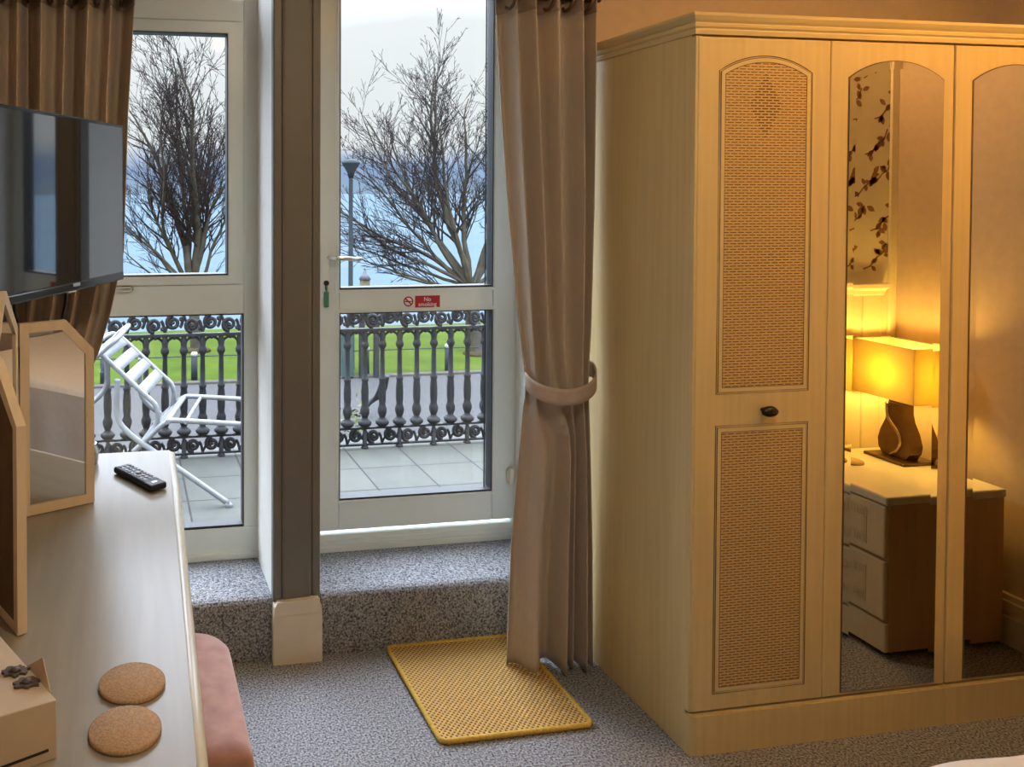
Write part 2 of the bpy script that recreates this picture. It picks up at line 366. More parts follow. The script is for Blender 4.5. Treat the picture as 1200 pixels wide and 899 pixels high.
# pillar between window and door: fluted taupe front, white sides
pl = MB()
prof = [(.473, 2.64), (.473, 2.606), (.477, 2.602), (.498, 2.602), (.501, 2.606), (.504, 2.602), (.512, 2.600), (.592, 2.600), (.600, 2.602), (.603, 2.606), (.606, 2.602), (.627, 2.602), (.631, 2.606), (.631, 2.64)]
pl.prism(prof, 'z', .20, 2.60)
struct(pl.build('trim_1', M['pillar']))
struct(MB().box(.474, .640, 2.64, 3.05, -.1, 2.60).build('wall_center', M['reveal']))
bs = MB(); bs.prism([(.470, 0), (.634, 0), (.634, .155), (.632, .185), (.622, .212), (.484, .206), (.474, .19), (.470, .15)], 'y', 2.582, 2.64)
bs.prism([(.472, .158), (.632, .163), (.632, .166), (.472, .161)], 'y', 2.5805, 2.6)
struct(bs.build('baseboard_center', M['skirt']))
struct(MB().box(1.505, XR, 2.605, YW, 0, .15, .004).build('baseboard_front', M['skirt']))
struct(MB().box(3.0, XR, YB, 1.99, 0, ZC).build('wall_right_pier', M['wall']))
b_ = MB().box(2.982, 3.0, 1.215, 1.975, 0, .17, .003).box(2.974, 3.0, 1.215, 1.975, .115, .15, .005).box(2.966, 3.0, 1.215, 1.975, 0, .10, .003)
struct(b_.build('baseboard_right', M['skirt']))
# carpeted steps below window and door
def step(name, x0, x1):
    pr = [(2.616, 0), (2.616, .165), (2.617, .180), (2.621, .192), (2.629, .200), (2.642, .2045), (2.70, .203), (2.99, .2), (2.99, 0)]
    s = MB().prism([(y, z) for y, z in pr], 'x', x0, x1); struct(s.build(name, M['carpet']))
step('trim_2', -.30, .474); step('trim_3', .640, 1.503)
# right reveal
struct(MB().box(1.495, 1.507, 2.62, 2.96, .2, 2.55).build('trim_4', M['reveal']))

# ---- left window unit
YF = 2.951
wf = MB()
wf.box(-.30, .50, YF - .012, 2.987, .20, .318, .003)                 # sill rail
wf.box(.423, .50, YF - .012, 2.987, .318, 2.55, .003)                # right stile
wf.box(-.30, -.22, YF - .012, 2.987, .318, 2.55, .003)
wf.box(-.22, .423, YF - .012, 2.987, 1.106, 1.214, .003)             # transom
wf.box(-.22, .423, YF - .012, 2.987, 2.172, 2.252, .003)             # head rail
wf.box(-.22, .423, YF - .012, 2.987, 2.50, 2.55, .003)
wf.box(.404, .430, YF - .010, 2.987, 1.21, 2.24)
wf.box(.483, .503, YF - .02, 2.987, .2, 2.55, .003)
wf.box(-.30, .50, YF - .022, YF, .2, .226, .004)
w1 = struct(wf.build('window_1', M['upvc']))
s = MB(); frame(s, -.215, .408, 1.216, 2.170, .046, YF - .022, 2.986, wb=.036, wt=.046); s.build('opening_sash', M['upvc'], w1)
s = MB(); frame(s, -.22, .423, .318, 1.106, .004, YF - .0125, 2.988, wb=.009, bev=.001); frame(s, -.171, .364, 1.250, 2.126, .003, YF - .0225, 2.988, wb=.005, bev=.001); s.build('gasket', M['gasket'], w1)
MB().box(-.21, .415, 2.975, 2.979, .322, 1.102).build('lower_pane', M['glass'], w1)
MB().box(-.171, .364, 2.975, 2.979, 1.252, 2.124).build('upper_pane', M['glass'], w1)
MB().box(-.21, .415, 2.975, 2.979, 2.25, 2.50).build('top_pane', M['glass'], w1)
h = MB().box(-.04, .016, YF - .034, YF - .012, 1.198, 1.214, .004).lathe([(.0, -.002), (.006, -.002), (.006, .004), (.0, .004)], (.020, YF - .014, 1.205), 10, 'y'); h.build('catch', M['chrome'], w1)

# ---- glazed door
df_ = MB()
df_.box(.640, .698, YF - .01, 3.02, .20, 2.55, .003).box(1.484, 1.507, YF - .01, 3.02, .20, 2.55, .003).box(.698, 1.49, YF - .01, 3.02, 2.45, 2.55, .003)
df_.box(.64, 1.505, YF - .012, 3.03, .195, .262, .004).box(.64, 1.505, YF - .022, YF, .195, .222, .003).box(.64, 1.505, YF - .016, YF, .222, .244, .003)
d1 = struct(df_.build('door_1', M['upvc']))
lf = MB()
ya, yb = YF - .014, 2.987
lf.box(.700, .783, ya, yb, .278, 2.44, .004).box(1.396, 1.488, ya, yb, .278, 2.44, .004)
lf.box(.783, 1.396, ya, yb, .278, .392, .004).box(.783, 1.396, ya, yb, 1.100, 1.186, .004).box(.783, 1.396, ya, yb, 2.32, 2.44, .004)
leaf = lf.build('door_leaf', M['upvc'], d1)
bd = MB()
for z0, z1 in ((.392, 1.100), (1.186, 2.32)): frame(bd, .770, 1.409, z0 - .013, z1 + .013, .014, ya - .007, ya + .01, bev=.004)
bd.build('glazing_bead', M['upvc'], leaf)
gk = MB()
for z0, z1 in ((.392, 1.100), (1.186, 2.32)):
    frame(gk, .783, 1.396, z0, z1, .005, ya - .0035, 2.988, wb=.008, bev=.001)
    gk.box(1.376, 1.380, ya + .03, ya + .034, z0, z1)
gk.build('gasket', M['gasket'], leaf)
MB().box(.785, 1.394, 2.975, 2.979, .394, 1.098).build('lower_pane', M['glass'], leaf)
MB().box(.785, 1.394, 2.975, 2.979, 1.188, 2.318).build('upper_pane', M['glass'], leaf)
hd = MB(); hd.box(.712, .745, ya - .010, ya, 1.155, 1.36, .004)
hb = hd.build('handle_plate', M['upvc'], d1)
lv = MB(); lv.tube([(.742, ya - .008, 1.309), (.742, ya - .045, 1.309), (.76, ya - .055, 1.309), (.80, ya - .057, 1.3075), (.852, ya - .052, 1.305)], [.008, .008, .008, .0072, .007], 10)
lv.build('lever', M['chrome'], hb)
kh = MB(); kh.lathe([(0, -.016), (.010, -.016), (.010, -.009), (0, -.009)], (.731, ya, 1.214), 14, 'y').box(.7265, .7355, ya - .015, ya - .009, 1.188, 1.212, .002); kh.build('lock_cylinder', M['bronze'], hb)
hg = MB().lathe([(.012, -.03), (.012, .03)], (1.470, ya - .012, .450), 12).box(1.456, 1.484, ya - .014, ya, .428, .472, .004); hg.build('hinge', M['skirt'], leaf)
kt = MB().box(.7205, .7395, ya - .022, ya - .0125, 1.125, 1.183, .003).tube([(.731, ya - .018, 1.181), (.731, ya - .019, 1.195), (.731, ya - .0175, 1.206)], .0025, 6)
tag(kt.build('key_tag', M['tag']), 'small green tag hanging from the key in the glazed door', 'key tag')

# ---- no smoking sticker
def text_mesh(body, size, loc, material, name, parent, align='CENTER'):
    cu = bpy.data.curves.new('lettering', 'FONT'); cu.body = body; cu.size = size; cu.align_x = align; cu.extrude = .0003
    ob = bpy.data.objects.new('lettering', cu); COL.objects.link(ob); bpy.context.view_layer.update()
    me = bpy.data.meshes.new_from_object(ob.evaluated_get(bpy.context.evaluated_depsgraph_get())); bpy.data.objects.remove(ob); bpy.data.curves.remove(cu)
    me.transform(Matrix.Translation(loc) @ Matrix.Rotation(PI / 2, 4, 'X'))
    o = bpy.data.objects.new(name, me); COL.objects.link(o); me.materials.clear(); me.materials.append(material); o.parent = parent; return o
SB = (1.13, ya, 1.134)
st = thing('no_smoking_sign', 'small red and white no smoking sticker on the middle rail of the glazed door', 'sign', SB)
MB().box(1.081, 1.180, ya - .0012, ya, 1.112, 1.158).build('red_panel', M['red'], st, SB)
text_mesh('No', .022, (0, -.0016, .003), M['white'], 'lettering', st)
text_mesh('smoking', .022, (0, -.0016, -.016), M['white'], 'lettering', st)
MB().lathe([(0, -.0012), (.020, -.0012), (.020, 0), (0, 0)], (1.054, ya, 1.137), 24, 'y').build('symbol_disc', M['white'], st, SB)
rg = MB().tube([(1.054 + .017 * math.cos(a * PI / 12), ya - .0012, 1.137 + .017 * math.sin(a * PI / 12)) for a in range(24)], .0028, 6, closed=True, flat=.5, fdir=(0, 1, 0))
rg.tube([(1.042, ya - .0012, 1.149), (1.066, ya - .0012, 1.125)], .0026, 6)
rg.build('prohibition_ring', M['red'], st, SB)
MB().box(1.041, 1.062, ya - .0018, ya - .0011, 1.135, 1.139).box(1.063, 1.067, ya - .0018, ya - .0011, 1.135, 1.139).build('cigarette', M['blackrub'], st, SB)

# ================================================================== WARDROBES
WF = 1.976          # face of the doors
def knob(parent, base, x, z):
    k = MB(); k.lathe([(.009, 0), (.009, -.012), (.020, -.017), (.025, -.023), (.021, -.031), (.010, -.036), (0, -.037)], (x, WF, z), 18, 'y', sy=.62)
    k.build('knob', M['bronze'], parent, base)
def groove_shade(mb, poly, y, r=.0013):
    mb.tube([(a, y, b) for a, b in poly], r, 6, closed=True, smooth=False)  # dark tube colours in the shade of a routed groove
def door_board(x0, x1, name, parent, base):
    d = MB().box(x0, x1, WF, WF + .017, .120, 1.973, .003); return d.build(name, M['wood'], parent, base)
def wicker_door(x0, x1, parent, base):
    d = door_board(x0, x1, 'wicker_door', parent, base)
    g = MB(); wk = MB(); bead = MB()
    a = (x0 + .064, x1 - .058)
    for (z0, zs, za) in ((.997, 1.882, 1.925), (.166, .9095, None)):
        def shp(dd):
            if za: return archin(a[0], a[1], z0, zs, za, dd)
            return rect(a[0] + dd, a[1] - dd, z0 + dd, zs - dd)
        groove_shade(g, shp(.0), WF - .0002); groove_shade(g, shp(.005), WF - .0002); groove_shade(g, shp(.0175), WF - .0008)
        bead.ring(shp(.006), shp(.0165), 'y', WF - .0018, WF + .001)
        wk.prism(shp(.018), 'y', WF - .0012, WF + .002)
    bead.build('panel_moulding', M['cornice'], d, base)
    wk.build('wicker_panel', M['wicker'], d, base); g.build('routed_shade_line', M['wood_shade'], d, base)
    knob(d, base, x0 + .211, .950)
def mirror_door(x0, x1, parent, base):
    d = door_board(x0, x1, 'mirror_door', parent, base)
    p = (x0 + .058, x1 - .037, .131, 1.872, 1.921)
    yo, yi = WF - .0030, WF - .0024
    m = MB(); out = arch(*p); inn = archin(*p, .021)
    fl = lambda pts, y: [(q[0], y, q[1]) for q in pts]
    n_ = len(out)
    m.verts_faces(fl(out, yo) + fl(inn, yi) + fl(out, WF + .001), [tuple(range(n_, 2 * n_))] + [(i, (i + 1) % n_, n_ + (i + 1) % n_, n_ + i) for i in range(n_)] + [(i, 2 * n_ + i, 2 * n_ + (i + 1) % n_, (i + 1) % n_) for i in range(n_)])
    m.build('mirror', M['mirror'], d, base)
    g = MB(); g.ring(archin(*p, -.0025), out, 'y', WF - .0012, WF + .001); g.build('mirror_shadow_gap', M['wood_shade'], d, base)  # dark band paints the shadow gap around the glass
def wardrobe(name, label, x0, x1, doors, leftmost):
    base = (x0, WF, 0); t = thing(name, label, 'wardrobe', base, None)
    c = MB().box(x0, x0 + .018, 1.9935, 2.56, 0, 1.985, .002).box(x1 - .018, x1, 1.9935, 2.56, 0, 1.985).box(x0 + .018, x1 - .018, 2.54, 2.56, 0, 1.985).box(x0 + .018, x1 - .018, 1.9935, 2.54, 1.967, 1.985)
    if leftmost: c.box(x0, x0 + .018, 1.978, 1.9945, .12, 1.975, .002)
    c.build('carcass', M['wood'], t, base)
    rr = .022 if leftmost else .006
    pts = [(x0 + rr - rr * math.cos(a), 1.972 + rr - rr * math.sin(a)) for a in [PI / 2 * i / 6 for i in range(7)]] + [(x1 - .001, 1.972), (x1 - .001, 1.9932), (x0, 1.9932)]
    pb = MB().prism(pts, 'z', 0, .109)
    pts2 = [(a + (.003 if i < 7 else 0), b + .003 if i < 8 else b) for i, (a, b) in enumerate(pts)]
    pb.prism(pts2, 'z', .1085, .114)
    pb.build('plinth', M['wood'], t, base)
    for kind, a, b in doors: (wicker_door if kind == 'w' else mirror_door)(a, b, t, base)
    return t
wardrobe('wardrobe', 'pale wood wardrobe with one wicker panelled door and one arched mirror door', 1.520, 2.3455, [('w', 1.527, 1.9365), ('m', 1.939, 2.3435)], True)
wardrobe('wardrobe', 'wardrobe with an arched mirror door at the right edge, next to the wicker door unit', 2.3475, 2.76, [('m', 2.3505, 2.757)], False)
co = MB()
cp = [(.0, 1.979), (.004, 1.979), (.006, 1.990), (.004, 1.994), (.009, 1.999), (.010, 2.006), (.007, 2.010), (.013, 2.016), (.020, 2.026), (.021, 2.034), (-.02, 2.034), (-.02, 1.979)]
def cor(d, z): return (1.520 - d, 2.58, z), (1.520 - d, 1.978 - d, z), (2.78, 1.978 - d, z)
V = []; F = []; k = len(cp)
for d, z in cp: V += list(cor(d, z))
for i in range(k):
    j = (i + 1) % k
    F += [(3 * i, 3 * i + 1, 3 * j + 1, 3 * j), (3 * i + 1, 3 * i + 2, 3 * j + 2, 3 * j + 1)]
co.verts_faces(V, F); co.box(1.535, 2.78, 1.99, 2.57, 1.985, 2.0)
tag(co.build('wardrobe_cornice', M['cornice'], None, (1.52, 1.976, 1.979)), 'moulded pale wood cornice running along the top of the wardrobes', 'cornice')

# ================================================================== DESK
DB = (.1, 1.4, 0)
dk = thing('dressing_table', 'long pale wood dressing table along the left wall with rounded edge', 'desk', DB)
def ex(y): return .103 + (y - 1.111) * .0286
ys, ye = .45, 2.515
tp = MB().prism([(XL + .005, ys), (ex(ys) - .006, ys), (ex(ye) - .016, ye), (ex(ye) - .03, ye + .002), (XL + .005, ye + .002)], 'z', .722, .75)
tp.build('desk_top', M['desk'], dk, DB)
ed = MB()
pts = [(ex(ys) - .006, ys, .736), (ex(1.4) - .006, 1.4, .736), (ex(2.2) - .006, 2.2, .736), (ex(ye) - .012, ye - .012, .736), (ex(ye) - .022, ye - .002, .736)]
ed.tube(pts, .0145, 10, flat=.95); ed.build('edge_lipping', M['desk_edge'], dk, DB)
for y0, y1 in ((.47, .95), (2.03, 2.49)):
    pd = MB().box(XL + .02, .055, y0, y1, .0, .722, .003).build('pedestal', M['wood'], dk, DB)
    for z0, z1 in ((.08, .28), (.29, .49), (.50, .70)):
        dr = MB().box(.055, .072, y0 + .008, y1 - .008, z0, z1, .004).build('drawer', M['wood'], pd, DB)
MB().box(XL + .02, XL + .04, .95, 2.03, .35, .722).build('modesty_panel', M['wood'], dk, DB)

# ---- triple mirror
TB = (-.262, 2.04, .75)
tm = thing('dressing_mirror', 'three panel oak framed dressing table mirror standing on the desk below the television', 'mirror', TB)
def wing(a, b, shape, inner, name, backmat=True):
    """shape: (s, z) polygon, s along a->b; front face towards the camera side normal"""
    ax, ay = a; bx, by = b; Ln = math.hypot(bx - ax, by - ay); ux, uy = (bx - ax) / Ln, (by - ay) / Ln; nx, ny = uy, -ux
    xf = Matrix(((ux, nx, 0, ax), (uy, ny, 0, ay), (0, 0, 1, 0), (0, 0, 0, 1)))   # local: s, n, z
    f = MB().ring(shape, inner, 'y', .009, -.009, .007).build(name, M['mframe'], tm, TB, xf=xf)
    MB().prism(inner, 'y', .003, -.002).build('mirror_glass', M['mirror'], f, TB, xf=xf)
    MB().prism([(p[0] + (.003 if p[0] > .08 else -.003), p[1] + (.003 if p[1] > 1 else -.003)) for p in inner], 'y', -.002, -.0095).build('backing', M['mback'], f, TB, xf=xf)
    return f
# right wing: n must face the room (towards -y)
wing((-.262, 2.0505), (-.085, 2.1265), [(0, .752), (.19, .752), (.19, 1.148), (.117, 1.229), (0, 1.229)], [(.024, .776), (.168, .776), (.168, 1.138), (.107, 1.205), (.024, 1.205)], 'right_panel')
wing((-.260, 1.645), (-.260, 1.955), [(0, .752), (.31, .752), (.31, 1.236), (.13, 1.342), (.12, 1.342), (0, 1.236)], [(.024, .776), (.286, .776), (.286, 1.224), (.128, 1.315), (.122, 1.315), (.024, 1.224)], 'center_panel')
wing((-.188, 1.4995), (-.266, 1.645), [(0, .752), (.165, .752), (.165, 1.24), (.11, 1.232), (0, 1.13)], [(.022, .776), (.143, .776), (.143, 1.21), (.118, 1.205), (.022, 1.12)], 'left_panel')
for (x, y) in ((-.264, 2.0), (-.266, 1.64)): pass
for z in (.85, 1.12): MB().box(-.279, -.262, 1.945, 2.058, z, z + .05, .002).build('hinge_strap', M['bronze'], tm, TB)

# ---- remote
RB = (.033, 2.258, .75)
rm = thing('remote_control', 'black television remote control lying on the far end of the desk', 'remote control', RB)
rm.rotation_euler = (0, 0, math.atan2(-.195, .114))
b = MB().box(-.10, .10, -.0265, .0265, .002, .020, .006, 3)
rb = b.build('casing', M['blackrub'], rm)
MB().box(-.093, .062, -.022, .022, .0195, .0208, .0005).build('key_face', M['button'], rm)
for i in range(9):
    for j in range(3):
        x = -.086 + i * .0165; y = -.0145 + j * .0145
        if 4 <= i <= 5 and j == 1: continue
        MB().box(x, x + .010, y - .0045, y + .0045, .0205, .0225, .001, 1).build('button', M['btnlite' if (i + j) % 3 else 'button'], rm)
MB().lathe([(.0085, 0), (.0085, .0028), (.006, .0034), (0, .0034)], (-.0065, 0, .0205), 16).build('navigation_pad', M['btnlite'], rm)
MB().box(.072, .082, -.008, .008, .0199, .0202).build('maker_mark', M['silverlogo'], rm)

# ---- coasters
for i, (x, y, lb) in enumerate(((.0065, 1.316, 'round cork coaster on the desk, the farther one towards the window'), (-.0045, 1.2015, 'round cork coaster on the desk, the nearer one beside the cream box'))):
    c = MB().lathe([(0, 0), (.0515, 0), (.0535, .002), (.0535, .0065), (.0515, .0085), (0, .0085)], (0, 0, 0), 48)
    o = c.build('cork_coaster', M['cork'], None); o.location = (x, y, .75); tag(o, lb, 'coaster', 'cork coasters')

# ---- cream box with trinkets
BB = (-.10, 1.165, .75)
bx = thing('keepsake_box', 'cream card box with folded lid flap and dark slot on the desk', 'box', BB)
d_b = Vector((-.105, .186, 0)).normalized(); d_l = Vector((-.07, -.024, 0)).normalized()
P = Vector((-.0995, 1.162, .75)); Q = P + d_b * .26; Rr = P + d_l * .20; S = Q + d_l * .20
b = MB(); 
V = [tuple(v) for v in (P, Q, S, Rr)] + [(v.x, v.y, .834) for v in (P, Q, S, Rr)]
b.verts_faces(V, [(0, 1, 2, 3), (4, 5, 6, 7), (0, 1, 5, 4), (1, 2, 6, 5), (2, 3, 7, 6), (3, 0, 4, 7)])
ob = b.build('body', M['box'], bx, BB)
md = ob.modifiers.new('bevel', 'BEVEL'); md.width = .0015; md.segments = 2
nrm = Vector((-d_l.y, d_l.x, 0)); nrm = -nrm if nrm.y > 0 else nrm
s0 = P + d_l * .012 + nrm * .0006; s1 = P + d_l * .16 + nrm * .0006
sl = MB(); sl.verts_faces([(s0.x, s0.y, .764), (s1.x, s1.y, .757), (s1.x, s1.y, .761), (s0.x, s0.y, .768)] + [(v.x - nrm.x * .001, v.y - nrm.y * .001, z) for v, z in ((s0, .764), (s1, .757), (s1, .761), (s0, .768))], [(0, 1, 2, 3), (4, 5, 6, 7), (0, 1, 5, 4), (2, 3, 7, 6), (1, 2, 6, 5), (3, 0, 4, 7)])
sl.build('slot', M['slot'], bx, BB)
fl = MB(); a0 = P + d_b * .022; a1 = P + d_b * .105
A = Vector((a0.x, a0.y, .834)); B_ = Vector((a1.x, a1.y, .834)); Cc = (A + B_) / 2 + Vector((.006, .002, .030))
tt = Vector((.0012, .0007, 0))
fl.verts_faces([tuple(A), tuple(B_), tuple(Cc), tuple(A + tt), tuple(B_ + tt), tuple(Cc + tt)], [(0, 1, 2), (3, 4, 5), (0, 1, 4, 3), (1, 2, 5, 4), (2, 0, 3, 5)])
fl.build('lid_flap', M['box'], bx, BB)
f2 = MB(); A2 = Q + d_l * .0 + d_b * .0; 
f2.verts_faces([(-.206, 1.352, .834), (-.228, 1.344, .834), (-.222, 1.385, .880), (-.206, 1.3532, .834), (-.228, 1.3452, .834), (-.222, 1.3862, .880), (-.262, 1.372, .880), (-.262, 1.3732, .880)], [(0, 2, 6, 1), (3, 5, 7, 4), (0, 2, 5, 3), (2, 6, 7, 5), (6, 1, 4, 7), (1, 0, 3, 4)])
f2.build('back_flap', M['box'], bx, BB)
def trinket(cx, cy, s, rot, label):
    n_ = 24; rnd = random.Random(int(cx * 1e4)); pts = []
    for i in range(n_):
        a = 2 * PI * i / n_; r = s * (.62 + .38 * (abs(math.sin(2.5 * a)) if i % 2 else .5 + .5 * abs(math.cos(2.5 * a)))) * (1 + .15 * rnd.uniform(-1, 1))
        pts.append((math.cos(a + rot) * r * 1.25, math.sin(a + rot) * r * .8))
    o = MB().prism(pts, 'z', 0, .004); o.lathe([(s * .45, .004), (s * .36, .007), (0, .008)], (0, 0, 0), 14)
    for q in (-.5, .5): o.tube([(q * s, -.3 * s, .005), (q * s * .4, .25 * s, .0065)], .0012, 5)
    o = o.build('carved_trinket', M['leafmetal']); o.location = (cx, cy, .8342); tag(o, label, 'ornament', 'dark carved trinkets on the cream box')
trinket(-.166, 1.238, .017, .3, 'small dark carved trinket on the cream box, the one nearer the mirror')
trinket(-.146, 1.206, .017, 1.2, 'small dark spiky trinket on the cream box, the one nearer the folded flap')

# ---- small silver pot behind the mirror wing
pt = MB().lathe([(.0, 0), (.026, 0), (.031, .008), (.033, .03), (.03, .045), (.024, .054), (.027, .06), (.024, .062), (.02, .058), (0, .056)], (0, 0, 0), 24)
pt = pt.build('silver_pot', M['chrome']); pt.location = (-.115, 2.43, .75); tag(pt, 'small round silver pot on the desk behind the mirror right panel', 'pot')

# ---- television
tvd = Vector((.4384, .8988, 0)).normalized(); tvn = Vector((tvd.y, -tvd.x, 0)); p0 = Vector((-.009, 2.42, -.018)) - tvd * .78
xf = Matrix(((tvd.x, tvn.x, 0, p0.x), (tvd.y, tvn.y, 0, p0.y), (0, 0, 1, -.018), (0, 0, 0, 1)))
VB = (p0.x + tvd.x * .39, p0.y + tvd.y * .39, 1.294)
tv = thing('television', 'black flat screen television on a wall bracket above the dressing mirror', 'television', VB)
MB().box(0, .78, -.022, 0, 1.318, 1.766, .003).box(.14, .64, -.055, -.02, 1.37, 1.64, .01).box(0, .78, -.022, .001, 1.312, 1.334, .003).build('casing', M['tvcase'], tv, VB, xf=xf)
MB().box(.008, .772, -.001, .0008, 1.336, 1.757).build('screen', M['tvscreen'], tv, VB, xf=xf)
MB().box(.485, .520, .0008, .0022, 1.323, 1.331, .0005).box(.465, .505, -.01, .0, 1.3085, 1.3125).build('badge', M['silverlogo'], tv, VB, xf=xf)
br = MB().box(.30, .42, -.062, -.054, 1.44, 1.56).tube([(.36, -.06, 1.5), (.30, -.10, 1.5), (.22, -.06, 1.5)], .015, 8); br.build('wall_bracket', M['blackrub'], tv, VB, xf=xf)
c1 = MB().tube(smoothpath([(-.29, 2.03, 1.36), (-.285, 2.12, 1.28), (-.275, 2.2, 1.1), (-.28, 2.22, .76)], 6), .0045, 6)
tag(c1.build('power_cable', M['blackrub']), 'black cable hanging straight down below the television', 'cable')
c2 = MB().tube(smoothpath([(-.165, 2.245, 1.36), (-.165, 2.275, 1.26), (-.185, 2.31, 1.14), (-.22, 2.36, .76)], 6), .0045, 6)
tag(c2.build('aerial_cable', M['blackrub']), 'thin black cable slanting from the television behind the mirror right panel', 'cable')

# ---- stool
SBs = (.05, 1.72, 0)
so = thing('upholstered_stool', 'pink velvet stool with rounded corners tucked under the desk', 'stool', SBs)
def rrect(x0, x1, y0, y1, r, r2, n=8):
    pts = []
    for cx, cy, a0, rr in ((x1 - r2, y0 + r2, -PI / 2, r2), (x1 - r, y1 - r, 0, r), (x0 + r, y1 - r, PI / 2, r), (x0 + r2, y0 + r2, PI, r2)):
        for i in range(n + 1): pts.append((cx + rr * math.cos(a0 + PI / 2 * i / n), cy + rr * math.sin(a0 + PI / 2 * i / n)))
    return pts
cu = MB(); outl = rrect(-.28, .238, 1.49, 1.945, .085, .02); cxm, cym = -.02, 1.72
rings = []
for sc_, z in ((1, .43), (1.0, .462), (.985, .478), (.95, .489), (.85, .495), (.5, .499), (.05, .5)):
    rings.append([(cxm + (x - cxm) * sc_, cym + (y - cym) * sc_, z) for x, y in outl])
k = len(outl); V = [p for r_ in rings for p in r_]
F = [(a * k + i, a * k + (i + 1) % k, (a + 1) * k + (i + 1) % k, (a + 1) * k + i) for a in range(len(rings) - 1) for i in range(k)] + [tuple(range((len(rings) - 1) * k, len(rings) * k)), tuple(range(k))]
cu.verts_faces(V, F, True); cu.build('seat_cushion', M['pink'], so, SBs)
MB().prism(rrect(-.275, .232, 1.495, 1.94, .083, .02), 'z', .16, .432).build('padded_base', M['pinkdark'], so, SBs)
for x, y in ((-.22, 1.54), (.19, 1.54), (-.22, 1.86), (.15, 1.86)):
    MB().lathe([(.014, 0), (.02, .16)], (x, y, 0), 12).build('leg', M['bronze'], so, SBs)

# ---- door mat
MT = (1.095, 2.37, 0)
mt = thing('doormat', 'golden woven mat with a braided border on the carpet before the step', 'mat', MT)
ang = .025
MB().box(.868, 1.326, 2.132, 2.608, .002, .011, .001).build('woven_center', M['mat'], mt, MT)
r_ = .02; op = []
for cx, cy, a0 in ((1.328 - r_, 2.13 + r_, -PI / 2), (1.328 - r_, 2.609 - r_, 0), (.866 + r_, 2.609 - r_, PI / 2), (.866 + r_, 2.13 + r_, PI)):
    for i in range(7): op.append((cx + r_ * math.cos(a0 + PI / 12 * i), cy + r_ * math.sin(a0 + PI / 12 * i), .0085))
path = []
for i in range(len(op)):
    a, b = Vector(op[i]), Vector(op[(i + 1) % len(op)]); n_ = max(1, int((b - a).length / .006)); path += [a.lerp(b, j / n_) for j in range(n_)]
MB().tube(path, [.0078 + .0012 * math.sin(i * 1.6) for i in range(len(path))], 8, closed=True).build('braided_border', M['matedge'], mt, MT)

# ================================================================== CURTAINS
def interp(tab, z):
    if z >= tab[0][0]: return tab[0][1:]
    for (z1, *a), (z0, *b) in zip(tab, tab[1:]):
        if z0 <= z <= z1:
            t = (z - z0) / (z1 - z0); return [p * t + q * (1 - t) for p, q in zip(a, b)]
    return tab[-1][1:]
def curtain(name, label, tab, yc, nf, warp, base, ztop, zbot, ph=0., seed=1, hem=None, broad=False):
    """tab: z, left x, right x, fold depth"""
    t = thing(name, label, 'curtain', base)
    rnd = random.Random(seed); ks = [(rnd.uniform(.6, 1.4), rnd.uniform(0, 6)) for _ in range(3)]
    def fn(u, v, z0=zbot, z1=ztop):
        z = z0 + (z1 - z0) * v; xl, xr, A, sp = interp(tab, z)
        g = u + warp * math.sin(2 * PI * u) / (2 * PI)
        if broad:
            gb = .4 * u if u < .05 else (.02 + .2 * (u - .05) / .45 if u < .5 else .22 + .78 * (u - .5) / .5)
            q = min(1, max(0, (.97 - z) / .25)); q = q * q * (3 - 2 * q); g = g * (1 - q) + gb * q
        th = 2 * PI * nf * g + ph + .25 * math.sin(z * 1.7 + u * 5)
        s = math.sin(th); s = math.copysign(abs(s) ** .8, s)
        y = yc - A * s - A * .35 * math.sin(th * .5 + ks[0][1] + z * .8) - sp * math.sin(PI * u) ** 1.5
        x = xl + (xr - xl) * (u + .35 / nf / 2 / PI * 2 * math.cos(th) * min(1, A / .03))
        x = min(max(x, xl), xr)
        zz = z
        if hem: zz = z + hem(u) * max(0, 1 - (z - z0) / .5)
        return (x, y, zz)
    zh = ztop - .085
    body = MB().grid(lambda u, v: fn(u, v, zbot, zh), 240, 70).build('curtain_panel', M['curt'], t, base, normals=False); solidify(body, .003, 0)
    hd = MB().grid(lambda u, v: fn(u, v, zh, ztop), 240, 4).build('header_band', M['curthead'], t, base, normals=False); solidify(hd, .004, 0)
    xl, xr, A, sp = interp(tab, ztop - .05)
    for i in range(nf):
        g = (i + .5) / nf; x = xl + (xr - xl) * g; y = yc
        rr = MB().tube([(x + .008 * math.sin(a), y + .032 * math.cos(a), ztop - .045 + .032 * math.sin(a)) for a in [2 * PI * q / 20 for q in range(20)]], .006, 6, closed=True)
        rr.build('eyelet', M['ring'], t, base)
    return t, fn
rt = [(2.20, 1.172, 1.500, .040, 0), (1.81, 1.196, 1.500, .040, 0), (1.48, 1.222, 1.498, .038, 0), (1.12, 1.254, 1.492, .030, 0), (.956, 1.272, 1.484, .022, .02), (.90, 1.274, 1.484, .020, .025), (.872, 1.268, 1.486, .022, .02), (.62, 1.249, 1.492, .032, .015), (.40, 1.231, 1.497, .038, .01), (.01, 1.216, 1.500, .042, .01)]
curtain('curtain', 'taupe eyelet curtain gathered by a tieback between the door and the wardrobe', rt, 2.418, 5, .35, (1.36, 2.45, 0), 2.21, .014, ph=-2.2, seed=3, broad=True)
lt = [(2.20, -.40, .030, .040, 0), (1.80, -.40, .005, .040, 0), (1.36, -.41, -.010, .036, 0), (1.18, -.42, -.050, .03, 0), (1.05, -.425, -.088, .024, 0), (.92, -.43, -.15, .02, .02), (.86, -.43, -.15, .02, .02), (.5, -.43, -.12, .03, 0), (.01, -.43, -.10, .036, 0)]
